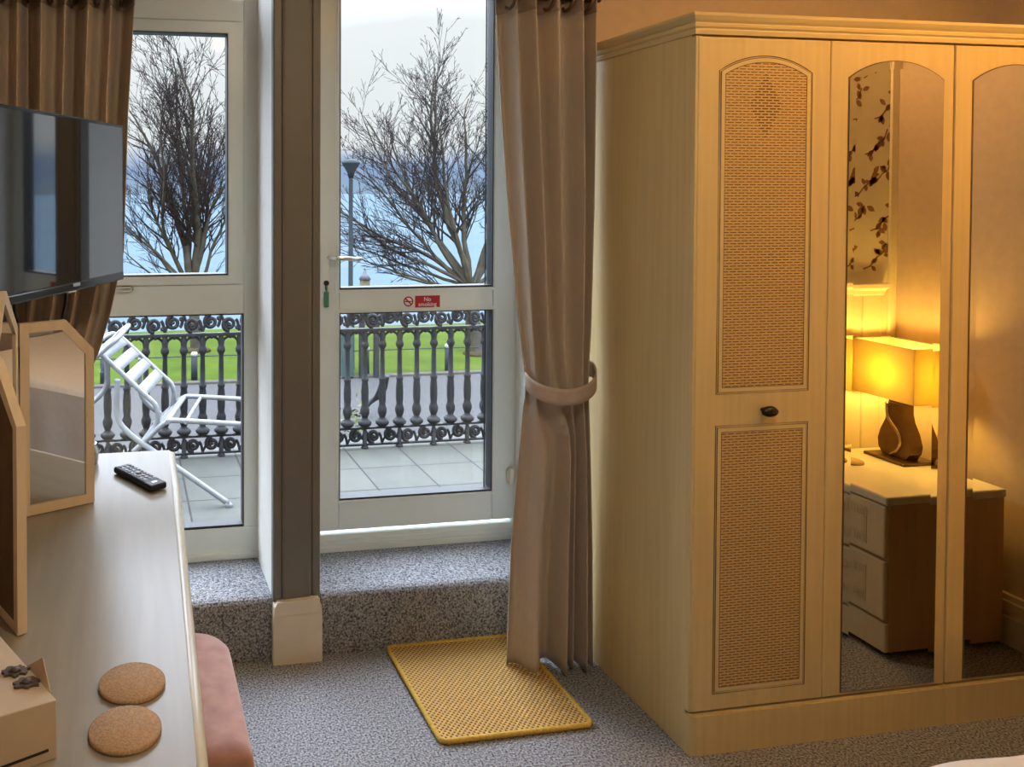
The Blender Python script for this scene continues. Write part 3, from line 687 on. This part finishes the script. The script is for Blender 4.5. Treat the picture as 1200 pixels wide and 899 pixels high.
curtain('curtain', 'taupe eyelet curtain hanging behind the television at the left window', lt, 2.58, 6, .0, (-.2, 2.58, 0), 2.21, .012, ph=1.2, seed=5)
def tieback(label, xc, w, y0, yb, z, dip, hook):
    base = (xc, y0, z); n_ = 48
    def fn(u, v):
        a = 2 * PI * u; x = xc + w * math.cos(a); y = y0 + (yb if math.sin(a) < 0 else .05) * math.sin(a)
        zz = z - dip * max(0, -math.sin(a)) + (.030 * (1 + math.cos(a)) / 2 if hook > 0 else .03 * (1 - math.cos(a)) / 2) + (v - .5) * .05
        return (x, y, zz)
    b = MB().grid(fn, n_, 4).build('curtain_tieback', M['tie'], None, base, normals=False); solidify(b, .004, 1)
    return tag(b, label, 'tieback', 'curtain tiebacks')
tieback('taupe fabric tieback wrapped around the curtain beside the wardrobe', 1.3785, .1135, 2.415, .092, .945, .045, 1)
pole = MB().tube([(-.46, 2.58, 2.175), (-.1, 2.58, 2.175), (.08, 2.58, 2.175)], .012, 12); tag(pole.build('curtain_pole', M['ring']), 'bronze curtain pole above the left window curtain', 'curtain pole')
pole = MB().tube([(1.12, 2.418, 2.175), (1.3, 2.418, 2.175), (1.51, 2.418, 2.175)], .012, 12); tag(pole.build('curtain_pole', M['ring']), 'bronze curtain pole above the curtain beside the wardrobe', 'curtain pole')

# ================================================================== RIGHT SIDE OF THE ROOM (seen in the wardrobe mirrors)
YS = 1.195
struct(MB().box(2.46, 3.0, YS - .25, YS, 0, 1.19).build('wall_alcove', M['panel']))
struct(MB().box(2.46, 3.0, YS - .25, YS - .002, 1.19, ZC).build('wall_alcove_upper', M['paper']))
rl = MB().prism([(YS, 1.145), (YS + .012, 1.150), (YS + .016, 1.165), (YS + .034, 1.178), (YS + .036, 1.192), (YS, 1.192)], 'x', 2.46, 2.945)
struct(rl.build('trim_5', M['skirt']))
struct(MB().box(2.968, 3.0, YS, YS + .012, 0, ZC, .002).build('trim_6', M['skirt']))
# wallpaper print: branches with leaves, raised flush on the paper
lp = MB(); rnd = random.Random(7); ypp = YS - .0012
def leaf2(x, z, a, s):
    pts = [(x + math.cos(a) * s * t + math.cos(a + PI / 2) * s * .28 * math.sin(PI * t) * k, z + math.sin(a) * s * t + math.sin(a + PI / 2) * s * .28 * math.sin(PI * t) * k) for k, ts in ((1, (0, .25, .5, .75, 1)), (-1, (.75, .5, .25))) for t in ts]
    lp.prism(pts, 'y', ypp, ypp - .001)
for (x, z) in ((2.70, 1.27), (2.86, 1.25), (2.62, 1.50), (2.80, 1.53), (2.70, 1.72), (2.86, 1.70), (2.60, 1.95), (2.80, 1.98), (2.90, 2.12), (2.70, 2.2), (2.89, 1.40), (2.76, 1.40), (2.88, 1.58), (2.70, 1.60), (2.90, 1.84), (2.74, 1.86), (2.84, 2.06), (2.87, 2.28), (2.78, 2.32), (2.90, 2.42)):
    pth = [(x, z), (x + .03, z + .01), (x + .06, z + .045), (x + .085, z + .06), (x + .10, z + .10)]
    for a, b in zip(pth, pth[1:]):
        dx, dz = b[0] - a[0], b[1] - a[1]; ll = math.hypot(dx, dz); q = (-dz / ll * .0028, dx / ll * .0028)
        lp.prism([(a[0] + q[0], a[1] + q[1]), (b[0] + q[0], b[1] + q[1]), (b[0] - q[0], b[1] - q[1]), (a[0] - q[0], a[1] - q[1])], 'y', ypp, ypp - .001)
    for i in range(9):
        c = pth[rnd.choice((1, 2, 3, 4))]; leaf2(c[0] + rnd.uniform(-.012, .012), c[1] + rnd.uniform(-.012, .012), rnd.uniform(0, 6.28), rnd.uniform(.025, .042))
o = lp.build('wallpaper_print', M['paperleaf'], None); struct(o)

# ---- bedside chest
CB = (2.70, 1.43, 0)
ch = thing('bedside_chest', 'cream two drawer bedside chest with honey side panel, reflected in the wardrobe mirrors', 'bedside chest', CB)
x0, x1, y0, y1 = 2.475, 2.94, 1.207, 1.664
MB().box(x0 + .012, x1, y0, y1, .022, .515, .002).build('cabinet', M['brownside'], ch, CB)
MB().box(x0 - .008, x1 + .002, y0 - .006, y1 + .006, .515, .545, .007, 3).build('chest_top', M['desk_edge'], ch, CB)
MB().box(x0, x0 + .014, y0, y1, .022, .118, .003).build('plinth', M['cream'], ch, CB)
for z0, z1 in ((.128, .325), (.336, .510)):
    dr = MB().box(x0 - .004, x0 + .014, y0 + .003, y1 - .003, z0, z1, .006, 3).build('drawer', M['cream'], ch, CB)
    yc_, zc_ = (y0 + y1) / 2, (z0 + z1) / 2
    orn = MB().ring(rect(yc_ - .16, yc_ + .16, zc_ - .062, zc_ + .062), rect(yc_ - .115, yc_ + .115, zc_ - .026, zc_ + .026), 'x', x0 - .006, x0)
    for i in range(26): 
        yy = yc_ - .157 + i * .0122; orn.box(x0 - .0075, x0 - .005, yy, yy + .005, zc_ + .03, zc_ + .058); orn.box(x0 - .0075, x0 - .005, yy, yy + .005, zc_ - .058, zc_ - .03)
    for i in range(9):
        zz = zc_ - .05 + i * .0122; orn.box(x0 - .0075, x0 - .005, yc_ + .12, yc_ + .155, zz, zz + .005); orn.box(x0 - .0075, x0 - .005, yc_ - .155, yc_ - .12, zz, zz + .005)
    orn.build('fretwork', M['cream'], dr, CB)
    MB().lathe([(.006, 0), (.006, -.012), (.013, -.016), (.012, -.024), (0, -.027)], (x0 - .004, yc_, zc_), 14, 'x').build('knob', M['gold'], dr, CB)
for xx in (x0 + .05, x1 - .05):
    for yy in (y0 + .04, y1 - .04): MB().lathe([(.015, 0), (.015, .024)], (xx, yy, 0), 10).build('foot', M['bronze'], ch, CB)

# ---- bedside lamp
LB = (2.872, 1.345, .545)
la = thing('table_lamp', 'lit table lamp with a rectangular shade on the bedside chest, seen in the mirror', 'lamp', LB)
MB().box(2.80, 2.945, 1.262, 1.425, .545, .556, .003).build('base_plate', M['goldd'], la, LB)
vs = MB(); prof = [(.046, .556), (.062, .580), (.066, .61), (.055, .65), (.036, .69), (.029, .72), (.028, .758)]
vs.prism([(1.345 - h_, z) for h_, z in prof] + [(1.345 + h_, z) for h_, z in reversed(prof)], 'x', 2.846, 2.900)
vs.box(2.85, 2.894, 1.316, 1.374, .752, .77, .003); vs.build('vase_body', M['goldd'], la, LB)
MB().tube(smoothpath([(2.843, 1.318, .756), (2.843, 1.325, .70), (2.843, 1.372, .64), (2.843, 1.365, .59), (2.843, 1.335, .562)], 6), .006, 8).build('curved_strip', M['gold'], la, LB)
sh = MB(); so_, si_ = rect(2.792, 2.952, 1.222, 1.468), rect(2.795, 2.949, 1.225, 1.465)
sh.ring(so_, si_, 'z', .782, .985); sh.build('lamp_shade', M['shade'], la, LB)
MB().tube([(2.872, 1.345, .77), (2.872, 1.345, .83)], .008, 8).build('bulb_holder', M['gold'], la, LB)
bl = bpy.data.lights.new('bedside_bulb', 'POINT'); bl.energy = BEDSIDE_W; bl.color = BEDSIDE_COL; bl.shadow_soft_size = .05
blo = bpy.data.objects.new('bedside_bulb', bl); COL.objects.link(blo); blo.parent = la; blo.location = (0, 0, .335)
cs = MB().lathe([(0, 0), (.045, 0), (.045, .006), (0, .006)], (0, 0, 0), 32).build('cork_coaster', M['cork']); cs.location = (2.66, 1.34, .545)
tag(cs, 'small brown coaster on the bedside chest reflected in the mirror door', 'coaster')

# ---- bed
BD = (1.86, .2, 0)
be = thing('bed', 'double bed with padded headboard, its foot near the wardrobe', 'bed', BD)
MB().box(1.30, 2.43, -1.28, 1.15, .06, .30, .01).build('bed_base', M['bedbase'], be, BD)
MB().box(1.285, 2.44, -1.29, 1.16, .30, .48, .04, 4).build('mattress', M['duvet'], be, BD)
MB().box(1.24, 2.45, YB + .005, -1.29, .0, 1.15, .02, 3).build('headboard', M['pink'], be, BD)
def dv(u, v):
    x = 1.258 + 1.192 * u; y = -.75 + 1.95 * v
    eu = min(u, 1 - u) * 1.2; ev = (1 - v) * 1.95
    d = min(eu, ev)
    z = .562 + .006 * math.sin(x * 9 + y * 4) * math.sin(y * 7) - max(0, (.03 - d)) ** 1.5 * 6
    y += .006 * math.sin(x * 23) * v; z = max(z, .30 + 0 * u)
    return (x, y, z)
du = MB().grid(dv, 90, 110)
for (fx) in (0, 1):
    du.grid(lambda u, v, fx=fx: (1.258 + 1.192 * fx + (.01 * math.sin(u * 40)) * (v), -.75 + 1.95 * u, .532 * (1 - v) + .18 * v), 60, 6)
du.grid(lambda u, v: (1.258 + 1.192 * u, 1.2 + .008 * math.sin(u * 35) * v, .532 * (1 - v) + .18 * v), 60, 6)
dvo = du.build('duvet', M['duvet'], None, (1.85, .3, .3)); tag(dvo, 'white duvet spread over the bed at the bottom right corner', 'duvet')
for i, x in enumerate((1.56, 2.14)):
    o = MB().grid(lambda u, v: (x - .25 + .5 * u, -1.24 + .42 * v, .55 + .14 * (math.sin(PI * u) * math.sin(PI * v)) ** .35), 24, 20).build('pillow', M['duvet'], None, (x, -1.03, .5))
    solidify(o, .02, -1); tag(o, ('white pillow on the bed, the one nearer the desk', 'white pillow on the bed, the one nearer the bedside chest')[i], 'pillow', 'bed pillows')

# ---- ceiling lamps: a warm one and an added neutral fill
def ceiling_lamp(x, y, W, col, label, size=.13):
    b = (x, y, ZC - .11); t = thing('ceiling_light', label, 'ceiling light', b)
    MB().lathe([(.0, 0), (.06, 0), (.065, -.01), (.05, -.025), (.012, -.03), (.012, -.06), (0, -.06)], (x, y, ZC), 24).build('ceiling_rose', M['chrome'], t, b)
    sh_ = MB(); n_ = 32
    pr = [(.17, -.20), (.20, -.10), (.12, -.07)]
    rings = [[(x + r * math.cos(2 * PI * j / n_), y + r * math.sin(2 * PI * j / n_), ZC + z) for j in range(n_)] for r, z in pr]
    sh_.verts_faces([p for r in rings for p in r], [(a * n_ + j, a * n_ + (j + 1) % n_, (a + 1) * n_ + (j + 1) % n_, (a + 1) * n_ + j) for a in range(2) for j in range(n_)], True)
    s_ = sh_.build('glass_shade', M['shade'], t, b); solidify(s_, .002)
    li = bpy.data.lights.new('ceiling_bulb', 'POINT'); li.energy = W; li.color = col; li.shadow_soft_size = .07
    o = bpy.data.objects.new('ceiling_bulb', li); COL.objects.link(o); o.parent = t; o.location = (0, 0, -.06)
ceiling_lamp(2.40, 1.26, CEILING_LIGHT_W, CEILING_COL, 'glass ceiling light hanging over the bed near the wardrobe')
ceiling_lamp(.75, .5, FILL_W, FILL_COL, 'added unseen fill light hanging in the middle of the room beside the desk')  # unseen fill lamp, added to lift the room with neutral light

# ================================================================== TERRACE AND OUTSIDE
struct(MB().box(-6, 8, 3.02, 4.62, -.12, .10).build('terrace_floor', M['tile']))
struct(MB().box(-6, 8, 4.50, 4.62, -1.0, -.12).build('wall_terrace', M['kerb']))
struct(MB().box(-40, 40, 4.62, 10.72, -1.1, -1.0).build('road', M['asphalt']))
struct(MB().box(-40, 40, 10.72, 10.84, -1.1, -.97, .01).build('kerb', M['kerb']))
g = MB(); g.grid(lambda u, v: (-25 + 60 * u, 10.84 + 4.0 * v, -.98 + .03 * math.sin(u * 60) * math.sin(v * 9)), 80, 20); 
o = g.build('lawn', M['grass']); tag(o, 'mown green lawn across the road', 'lawn', kind='stuff')
MB_ = MB().box(-3000, 3000, 15.2, 6000, -9.2, -9.0); o = MB_.build('sea', M['sea']); tag(o, 'pale blue sea beyond the lawn', 'sea', kind='stuff')
struct(MB().box(-40, 40, 14.84, 14.95, -9, -1.0).build('wall_promenade', M['kerb']))
# balcony railing
YR = 4.42; BX = [.101 + .1025 * i for i in range(-8, 26)]
RBs = (1.0, YR, .10)
ra = thing('balcony_railing', 'ornate black cast iron balcony railing along the terrace edge', 'railing', RBs)
bal = [(.013, .218), (.022, .222), (.037, .234), (.040, .246), (.030, .258), (.016, .268), (.020, .282), (.026, .300), (.027, .318), (.022, .332), (.018, .345), (.021, .37), (.022, .42), (.020, .455), (.017, .478), (.021, .486), (.021, .496), (.015, .504), (.014, .60), (.0125, .655), (.016, .668), (.022, .676), (.024, .690), (.019, .702), (.016, .712), (.019, .73), (.014, .76), (.012, .772)]
proto = None
for i, x in enumerate(BX):
    if proto is None:
        proto = MB().lathe(bal, (0, YR, 0), 10).build('baluster', M['iron'], ra, (0, YR, .10))
        proto.location = (x - RBs[0], 0, 0)
    else:
        o = proto.copy(); COL.objects.link(o); o.parent = ra; o.location = (x - RBs[0], 0, 0)
x0, x1 = BX[0] - .05, BX[-1] + .05
rr = MB().box(x0, x1, YR - .012, YR + .012, .208, .220, .002).box(x0, x1, YR - .012, YR + .012, .114, .126, .002).build('bottom_rail', M['iron'], ra, RBs)
rr = MB().box(x0, x1, YR - .016, YR + .016, .764, .782, .003).box(x0, x1, YR - .014, YR + .014, .884, .894, .002).build('middle_rail', M['iron'], ra, RBs)
rr = MB().tube([(x0, YR, .925), ((x0 + x1) / 2, YR, .925), (x1, YR, .925)], .026, 12, flat=.8).build('handrail', M['iron'], ra, RBs)
ar = MB()
for a, b in zip(BX, BX[1:]):
    cx = (a + b) / 2; r = (b - a) / 2 - .004
    ar.tube([(cx + r * math.cos(PI * q / 12), YR, .708 + .052 * math.sin(PI * q / 12)) for q in range(13)], .0075, 6)
    ar.lathe([(.004, .748), (.015, .756), (.015, .764)], (cx, YR, 0), 8)
ar.build('arch', M['iron'], ra, RBs)
def scroll(mb, cx, cz, R, flip, up, turns=1.45, r=.0105):
    pts = []
    for q in range(27):
        t = q / 26; a = t * turns * 2 * PI; rad = R * (1 - .72 * t)
        ang = (PI if flip < 0 else 0) + flip * a * up + (PI / 2) * up
        pts.append((cx + rad * math.cos(ang), YR, cz + rad * math.sin(ang)))
    mb.tube(pts, [r * (1.15 - .3 * q / 26) for q in range(27)], 6, flat=1.0)
    mb.lathe([(0, -.007), (.010, -.007), (.010, .007), (0, .007)], (cx, YR, cz), 8, 'y')
fz = MB(); bz = MB()
for i, (a, b) in enumerate(zip(BX, BX[1:])):
    cx = (a + b) / 2; up = 1 if i % 2 else -1
    scroll(fz, cx - .006, .834 + .008 * up, .038, 1, up); 
    fz.tube(smoothpath([(a, YR, .79 if up > 0 else .878), (a + .012, YR, .82 if up > 0 else .85), (cx - .02, YR, .834 + .044 * up)], 4), .008, 6)
    fz.tube(smoothpath([(cx + .03, YR, .834 - .02 * up), (b - .012, YR, .834 - .005 * up), (b, YR, .79 if up < 0 else .878)], 4), .009, 6)
    fz.lathe([(0, -.006), (.013, -.006), (.013, .006), (0, .006)], (b - .014, YR, .834 + .026 * up), 7, 'y')
    scroll(bz, cx, .167 + .004 * up, .036, 1, up)
    bz.tube(smoothpath([(a, YR, .128 if up > 0 else .205), (a + .014, YR, .155 if up > 0 else .18), (cx - .02, YR, .167 + .036 * up)], 4), .007, 6)
    bz.tube(smoothpath([(cx + .03, YR, .167 - .018 * up), (b - .01, YR, .167), (b, YR, .128 if up < 0 else .205)], 4), .008, 6)
    if i % 2 == 0: bz.lathe([(.024, .10), (.020, .106), (.014, .114), (.012, .20)], (a, YR, 0), 8)
fz.build('scroll_frieze', M['iron'], ra, RBs); bz.build('lower_scrollwork', M['iron'], ra, RBs)

# ---- tipped aluminium chair (and a second one leaning the other way)
def chair(label, origin, flip, rotz):
    t = thing('bistro_chair', label, 'chair', origin, 'aluminium terrace chairs')
    t.rotation_euler = (0, 0, rotz)
    W_ = .47
    def tb(pts, r, name, par, n_=6, y=None):
        return MB().tube(smoothpath(pts, n_), r, 10).build(name, M['alu'], par)
    lg = [(0, .0), (-.2, .134), (-.411, .275), (-.475, .325), (-.513, .372), (-.524, .43), (-.522, .50), (-.519, .568)]
    rl_ = [(.175, .362), (.067, .366), (-.12, .373), (-.25, .377), (-.285, .372), (-.325, .345), (-.37, .30), (-.45, .225)]
    bk = [(-.345, .33), (-.338, .37), (-.337, .41), (-.352, .448), (-.39, .483), (-.50, .582), (-.60, .672)]
    for y in (0, W_):
        tb([(s, y, z + .01) for s, z in (lg if y == 0 else lg[2:])], .0135, 'arm_and_front_leg', t)
        tb([(s, y + (.012 if y == 0 else -.012), z + .01) for s, z in rl_], .0125, 'rear_leg', t)
    top = [(s, .03, z + .01) for s, z in bk] + [(-.635, .05, .71), (-.648, .10, .722), (-.652, W_ / 2, .726), (-.648, W_ - .10, .722), (-.635, W_ - .05, .71)] + [(s, W_ - .03, z + .01) for s, z in reversed(bk)]
    tb(top, .0125, 'back_frame', t, 5)
    d = Vector((-.5 + .39, 0, .582 - .483)).normalized(); nn = Vector((-d.z, 0, d.x))
    for i in range(4):
        c = Vector((-.405, 0, .507)) + d * (.01 + .083 * i)
        w = .029
        q = MB()
        def sf(u, v): 
            p = c + d * (w * (2 * v - 1)); return (p.x + nn.x * -.012 * math.sin(PI * u), .036 + (W_ - .072) * u, p.z + nn.z * -.012 * math.sin(PI * u))
        q.grid(sf, 12, 2); o = q.build('back_slat', M['alu'], t, normals=False); solidify(o, .004, 0)
    for i in range(5):
        a = Vector((-.30, 0, .372)).lerp(Vector((-.45, 0, .225)), i / 4.4 + .05); dd = (Vector((-.45, 0, .225)) - Vector((-.30, 0, .372))).normalized() * .017
        q = MB().grid(lambda u, v: (a.x + dd.x * (2 * v - 1), .016 + (W_ - .032) * u, a.z + dd.z * (2 * v - 1) + .012), 4, 1); o = q.build('seat_slat', M['alu'], t, normals=False); solidify(o, .004, 0)
    tb([(-.285, .0, .382), (-.285, W_ / 2, .382), (-.285, W_, .382)], .011, 'cross_bar', t, 2)
    tb([(-.20, .0, .382), (-.20, W_ / 2, .382), (-.20, W_, .382)], .009, 'cross_bar', t, 2)
    for y in (0, W_): y == 0 and MB().tube([(.0 + .012, y, -.004), (0, y, .005), (-.012, y, .014)], .015, 8).build('foot_cap', M['btnlite'], t)
    return t
chair('silver aluminium slatted terrace chair tipped forward outside the left window', (.46, 3.687, .105), 1, math.atan2(-.24, .97))
chair('silver aluminium chair mostly hidden behind the mirror, its bent arm showing outside the window', (-.62, 4.30, .16), -1, math.atan2(.24, -.97) + .1)

# ---- potted plant beyond the railing
PB = (1.40, 4.85, -1.0)
pp = thing('leafy_shrub', 'yellow green leafy shrub just beyond the railing at the door left edge', 'shrub', PB)
MB().tube(smoothpath([(1.40, 4.85, -1.0), (1.39, 4.86, -.4), (1.41, 4.85, .1)], 4), .012, 6).build('stem', M['bark'], pp, PB)
rnd = random.Random(4); lv_ = MB()
for i in range(150):
    p = Vector((1.39 + rnd.gauss(0, .05), 4.85 + rnd.gauss(0, .05), .12 + rnd.gauss(0, .075))); a = rnd.uniform(0, 6.28); e_ = rnd.uniform(-.8, .8); s = rnd.uniform(.02, .04)
    d = Vector((math.cos(a) * math.cos(e_), math.sin(a) * math.cos(e_), math.sin(e_))); w_ = d.cross(Vector((rnd.gauss(0, 1), rnd.gauss(0, 1), 1))).normalized() * s * .35
    lv_.verts_faces([tuple(p), tuple(p + d * s * .5 + w_), tuple(p + d * s), tuple(p + d * s * .5 - w_)], [(0, 1, 2, 3)])
lv_.build('foliage', M['leaf'], pp, PB, normals=False)

# ---- street furniture at the lawn edge
for i, x in enumerate((-.31, .895, 2.10, 3.30, 4.505)):
    b = (x, 10.9, -1.0)
    t = thing('bollard', ('slim dark bollard with a white cap, leftmost at the lawn edge', 'dark bollard with a white cap seen through the left window', 'dark bollard with a white cap behind the pillar between window and door', 'dark bollard with a white cap beside the two black posts', 'dark bollard with a white cap at the right of the door view')[i], 'bollard', b, 'bollards along the lawn edge')
    MB().lathe([(.045, -1.0), (.043, -.66), (.036, -.655)], (x, 10.9, 0), 12).build('post', M['lampgrey'], t, b)
    MB().lathe([(.046, -.655), (.046, -.615), (.03, -.60), (0, -.597)], (x, 10.9, 0), 12).build('cap', M['bollw'], t, b)
wr = MB()
wr.tube([(-12, 10.9, -.655), (0, 10.9, -.66), (8, 10.9, -.655), (20, 10.9, -.655)], .008, 5)
tag(wr.build('fence_wire', M['lampgrey']), 'thin wire strung between the bollards along the lawn', 'wire')
NBs = (3.29, 10.75, -1.0)
nb = thing('notice_board', 'dark notice board on two black posts at the lawn edge', 'notice board', NBs)
for x in (3.185, 3.392): MB().box(x - .036, x + .036, 10.70, 10.76, -1.05, -.15, .006).build('post', M['iron'], nb, NBs)
MB().box(3.12, 3.75, 10.70, 10.76, -.22, -.06, .01).build('board', M['iron'], nb, NBs)
tb_ = MB().box(2.90, 3.075, 10.72, 10.95, -1.05, -.33, .01).box(2.89, 3.085, 10.71, 10.96, -.34, -.31, .006)
tag(tb_.build('utility_cabinet', M['teal'], None, (2.98, 10.8, -1.0)), 'teal green utility cabinet at the lawn edge beside the notice board', 'cabinet')
hr = MB().tube(smoothpath([(2.88, 8.7, -.5), (2.86, 8.8, -.72), (2.74, 8.9, -.85), (2.66, 9.0, -1.02)], 6), .028, 8).tube(smoothpath([(2.80, 8.7, -.6), (2.78, 8.8, -.75), (2.70, 8.9, -.9)], 6), .018, 8)
tag(hr.build('curved_handrail', M['iron']), 'curved black handrail beside the road behind the railing', 'handrail')
LP = (3.157, 11.2, -1.0)
lm = thing('street_lamp', 'tall grey street lamp with a flared head at the left of the door view', 'street lamp', LP)
MB().lathe([(.06, -1.0), (.055, .0), (.035, .1), (.03, 1.75), (.034, 1.78)], (3.157, 11.2, 0), 12).build('post', M['lampgrey'], lm, LP)
MB().lathe([(.034, 1.76), (.055, 1.84), (.13, 1.965), (.135, 1.98), (.07, 2.02), (.02, 2.035), (0, 2.04)], (3.157, 11.2, 0), 16).build('lamp_head', M['lampgrey'], lm, LP)
KB = (18.0, 60, -9.0)
ki = thing('beach_kiosk', 'tiny cream turret with a dark pointed roof far off by the sea', 'kiosk', KB)
MB().box(17.72, 18.36, 59.7, 60.3, -9, -5.1).build('wall', M['kiosk'], ki, KB)
MB().lathe([(.5, -5.1), (.25, -4.75), (.05, -4.35), (0, -4.1)], (18.04, 60, 0), 10).build('roof', M['roofdark'], ki, KB)

# ---- bare winter trees
def tree(label, base, stems, seed, trunk, spread=.55, levels=3, dens=1.0):
    t = thing('bare_tree', label, 'tree', base, 'bare trees on the lawn')
    rnd = random.Random(seed); tk = MB(); tw = MB()
    def branch(p, d, L_, r, lev, mb):
        n_ = max(3, int(L_ / (.16 if lev < 2 else .10))); pts = [Vector(p)]; d = Vector(d).normalized(); dirs = [d.copy()]
        for i in range(n_):
            d = (d + Vector((rnd.gauss(0, .10), rnd.gauss(0, .10), .035 + rnd.gauss(0, .06)))).normalized()
            pts.append(pts[-1] + d * (L_ / n_)); dirs.append(d.copy())
        rad = [max(.0033, r * (1 - .84 * i / n_)) for i in range(n_ + 1)]
        mb.tube(pts, rad, 6 if lev == 0 else (4 if lev == 1 else 3), caps=False)
        if lev >= levels: return
        nb_ = int(L_ * (6.5, 8, 7)[min(lev, 2)] * dens) + 1
        for k in range(nb_):
            f = rnd.uniform(.22 if lev == 0 else .15, .99); i = min(n_ - 1, int(f * n_)); q = pts[i].lerp(pts[i + 1], f * n_ - i)
            ax = dirs[i].orthogonal().normalized(); ax = Matrix.Rotation(rnd.uniform(0, 2 * PI), 3, dirs[i]) @ ax
            nd = (dirs[i] * math.cos(spread * rnd.uniform(.8, 1.5)) + ax * math.sin(spread * rnd.uniform(.8, 1.5)) + Vector((0, 0, .12))).normalized()
            branch(q, nd, L_ * rnd.uniform(.26, .5) * (1 - .45 * f), rad[i] * rnd.uniform(.38, .55), lev + 1, tw)
    b = Vector(base); top = Vector(trunk[0])
    tk.tube(smoothpath([b - Vector((0, 0, .1)), b.lerp(top, .3), b.lerp(top, .7), top], 4), [trunk[1] * 1.35] * 2 + [trunk[1] * 1.1] * 4 + [trunk[1]] * 4 + [trunk[1] * 1.1] * 3, 10)
    for (end, r) in stems:
        e_ = Vector(end); d0 = e_ - top; Ls = d0.length
        d0 = (d0.normalized() - Vector((0, 0, .30))).normalized(); branch(top - d0 * .05, d0, Ls, r * .68, 0, tk)
    tk.build('trunk', M['bark'], t, base); tw.build('twigs', M['twig'], t, base)
    return t
def at(px, py, y):   # a point of the garden from where the photo shows it
    yaw, pit = math.radians(9.423), math.radians(1.177); f = Vector((math.sin(yaw) * math.cos(pit), math.cos(yaw) * math.cos(pit), -math.sin(pit))); r = Vector((math.cos(yaw), -math.sin(yaw), 0)); u = r.cross(f)
    d = f + r * ((px - 305.93) / 950) - u * ((py - 245.33) / 950); k = y / d.y; return Vector((0, 0, 1.55)) + d * k
TY = 12.1
tree('large bare winter tree seen through the upper glass of the door', tuple(at(556, 416, TY)), [(at(524, 62, TY + .2), .075), (at(500, 95, TY - .5), .07), (at(562, 100, TY + .5), .08), (at(450, 130, TY + .3), .065), (at(416, 180, TY - .3), .055), (at(405, 250, TY + .3), .045), (at(415, 300, TY - .4), .04), (at(600, 90, TY), .08), (at(640, 140, TY + .4), .07), (at(680, 240, TY), .06), (at(430, 150, TY), .06), (at(400, 210, TY - .2), .05), (at(398, 280, TY), .045), (at(462, 110, TY - .2), .06), (at(478, 85, TY + .8), .06), (at(545, 80, TY - .9), .055)], 11, (at(552, 338, TY), .115))
TY = 13.1
tree('bare winter tree seen through the upper glass of the left window', tuple(at(230, 412, TY)), [(at(196, 56, TY), .10), (at(240, 110, TY), .11), (at(165, 75, TY), .055), (at(206, 58, TY), .07), (at(222, 60, TY + .4), .06), (at(248, 105, TY - .3), .075), (at(172, 85, TY + .2), .05), (at(150, 150, TY - .3), .05), (at(262, 150, TY + .5), .05), (at(300, 170, TY), .055), (at(140, 230, TY + .3), .045), (at(290, 250, TY - .2), .04), (at(130, 270, TY - .3), .04), (at(110, 180, TY), .045)], 23, (at(226, 345, TY), .085))
for i, (px, py, y) in enumerate(((558, 418, 12.0), (229, 412, 13.0))):
    c = at(px, py, y); n_ = 20
    o = MB().lathe([(.21, -.02), (.19, .012), (.1, .02), (0, .025)], (c.x, c.y, -.975), n_, sx=1 + .2 * i).build('soil_patch', M['soil']); tag(o, ('bare soil patch around the tree seen through the door', 'bare soil patch around the tree seen through the left window')[i], 'soil', kind='stuff')
